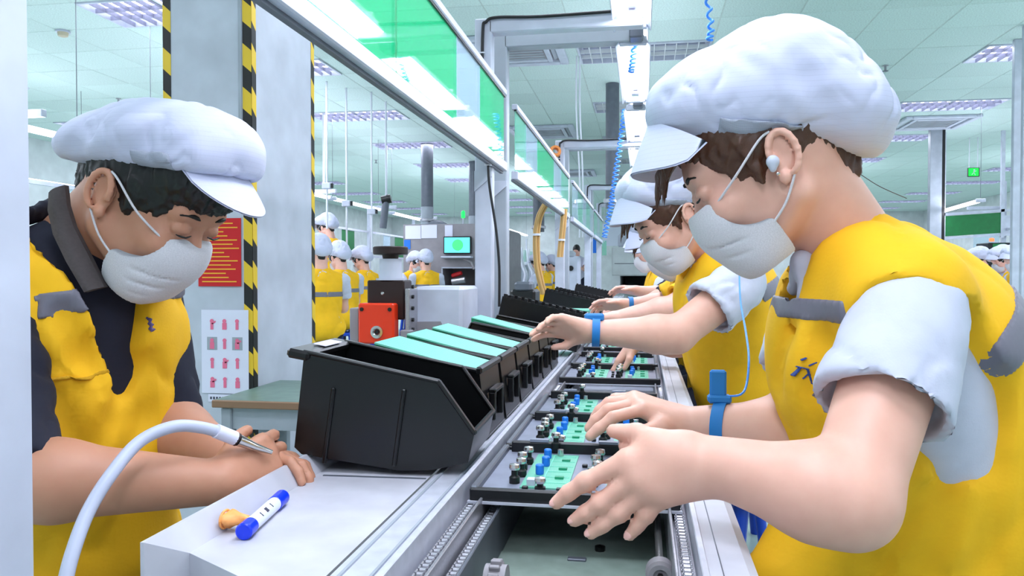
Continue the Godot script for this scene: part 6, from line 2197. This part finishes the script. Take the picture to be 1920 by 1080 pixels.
	for k in 2:
		var line_t := []
		var line_l := []
		for r in 17:
			line_t.append(top_rows[r][5 * k])
			line_l.append(low_rows[r][5 * k])
		rim.grid([line_t, line_l] if k == 1 else [line_l, line_t])
	rim.grid([top_rows[16], low_rows[16]])
	part_world(t, "jacket_collar", rim.mesh(), mats.jacket_grey, "folded grey collar")
	stool("blue plastic stool under the man in the open vest", Vector3(j.b.x, j.b.y - 0.11, j.b.z), mats.stool_blue)

func plain_joints(standing := false) -> Dictionary:
	# a worker at the origin who faces -x
	var lift := 0.36 if standing else 0.0
	var ax := head_axes(Vector3(-1, 0, 0), 0.45)
	var v := Vector3(0, lift, 0)
	var j := {"f": ax[0], "u": ax[1], "o": Vector3(-0.13, 1.17, 0) + v, "n": Vector3(-0.06, 1.02, 0) + v, "b": Vector3(0, 0.56, 0) + v, "sl": Vector3(-0.05, 0.97, 0.18) + v, "sr": Vector3(-0.05, 0.97, -0.18) + v,
		"el": Vector3(-0.14, 0.74, 0.21) + v, "er": Vector3(-0.14, 0.74, -0.21) + v, "wl": Vector3(-0.36, 0.80, 0.11) + v, "wr": Vector3(-0.36, 0.80, -0.11) + v}
	j.hl = hand_prims(j.wl, Vector3(-1, -0.2, -0.2), Vector3(0, 1, 0.2), Vector3(0, 0, -1), [0.3, 0.3, 0.35, 0.4], 0.95)
	j.hr = hand_prims(j.wr, Vector3(-1, -0.2, 0.2), Vector3(0, 1, -0.2), Vector3(0, 0, 1), [0.3, 0.3, 0.35, 0.4], 0.95)
	return j

func far_workers() -> void:
	var opts := {"head_h": 0.009, "arm_h": 0.0095, "torso_h": 0.016, "skin": mats.skin_hand, "hair": mats.hair_black, "group": "workers of the other lines"}
	opts.bands = [slab(Vector3(0, 0.86, 0), Vector3(0.3, 0.02, 0.3), Basis(), 0.004)]
	var base := worker("a", plain_joints(), opts)
	opts.erase("bands")
	opts.standing = true
	var up := worker("b", plain_joints(true), opts)
	# turn: degrees about y; 0 faces -x
	var spots := [
		[base, 648, 7.6, -35.0, "seated worker in yellow vest on a blue stool, nearest beside the striped column"],
		[up, 628, 8.7, -20.0, "standing worker in yellow vest behind the seated worker beside the column"],
		[base, 692, 9.0, -25.0, "seated worker in yellow vest just left of the black machine knob"],
		[base, 768, 11.3, 150.0, "seated worker in yellow vest right of the black machine knob, with face to the right"],
		[base, 802, 10.3, -60.0, "seated worker in yellow vest in front of the grey machine, seen from behind"],
		[base, 606, 6.2, -50.0, "worker in yellow vest half hidden by the striped column"],
		[base, 1022, 11.5, -30.0, "seated worker in yellow vest beyond the tan cables, left one"],
		[base, 1042, 13.4, -40.0, "seated worker in yellow vest beyond the tan cables, right one"],
		[base, 1858, 9.3, -20.0, "seated worker with white cap behind the near woman's shoulder"],
		[base, 1899, 8.8, 10.0, "seated worker with white cap behind the right edge post"],
		[base, 1262, 4.7, 0.0, "fifth worker along the conveyor, mostly hidden behind the women"],
		[base, 1250, 5.6, 0.0, "sixth worker along the conveyor, mostly hidden behind the women"]]
	var used := {}
	for k in spots.size():
		var q: Array = spots[k]
		var src: Node3D = q[0]
		var p := at(q[1], 512, q[2])
		var t: Node3D
		if not used.has(src):
			used[src] = true
			t = src
			t.position = Vector3(p.x, 0, p.z)
			t.set_meta("label", q[4])
		else:
			t = copy_of(src, q[4], Vector3(p.x, 0, p.z))
		t.rotation.y = deg_to_rad(q[3])
		if src == base and k < 10:
			stool("blue stool of the " + q[4].replace("worker in yellow vest", "worker").replace(" right of the black machine knob, with face to the right", " right of the black knob"), Vector3(p.x, 0.45, p.z), mats.stool_blue)
	# person in white at the far end, bare headed
	var o2 := {"head_h": 0.011, "arm_h": 0.011, "torso_h": 0.018, "skin": mats.skin_hand, "hair": mats.hair_black, "cap": false, "mask": false, "vest": false, "standing": true, "sleeve": 0.6, "group": "workers of the other lines"}
	var far := worker("standing person in white shirt and navy trousers at the far end", plain_joints(true), o2)
	var pf := at(1084, 512, 17.5)
	far.position = Vector3(pf.x, 0, pf.z)
	far.rotation.y = deg_to_rad(80)
	# right edge worker, third
	var pr := at(1925, 512, 8.3)
	copy_of(base, "worker with white cap cut off by the right edge", Vector3(pr.x, 0, pr.z)).rotation.y = deg_to_rad(15)
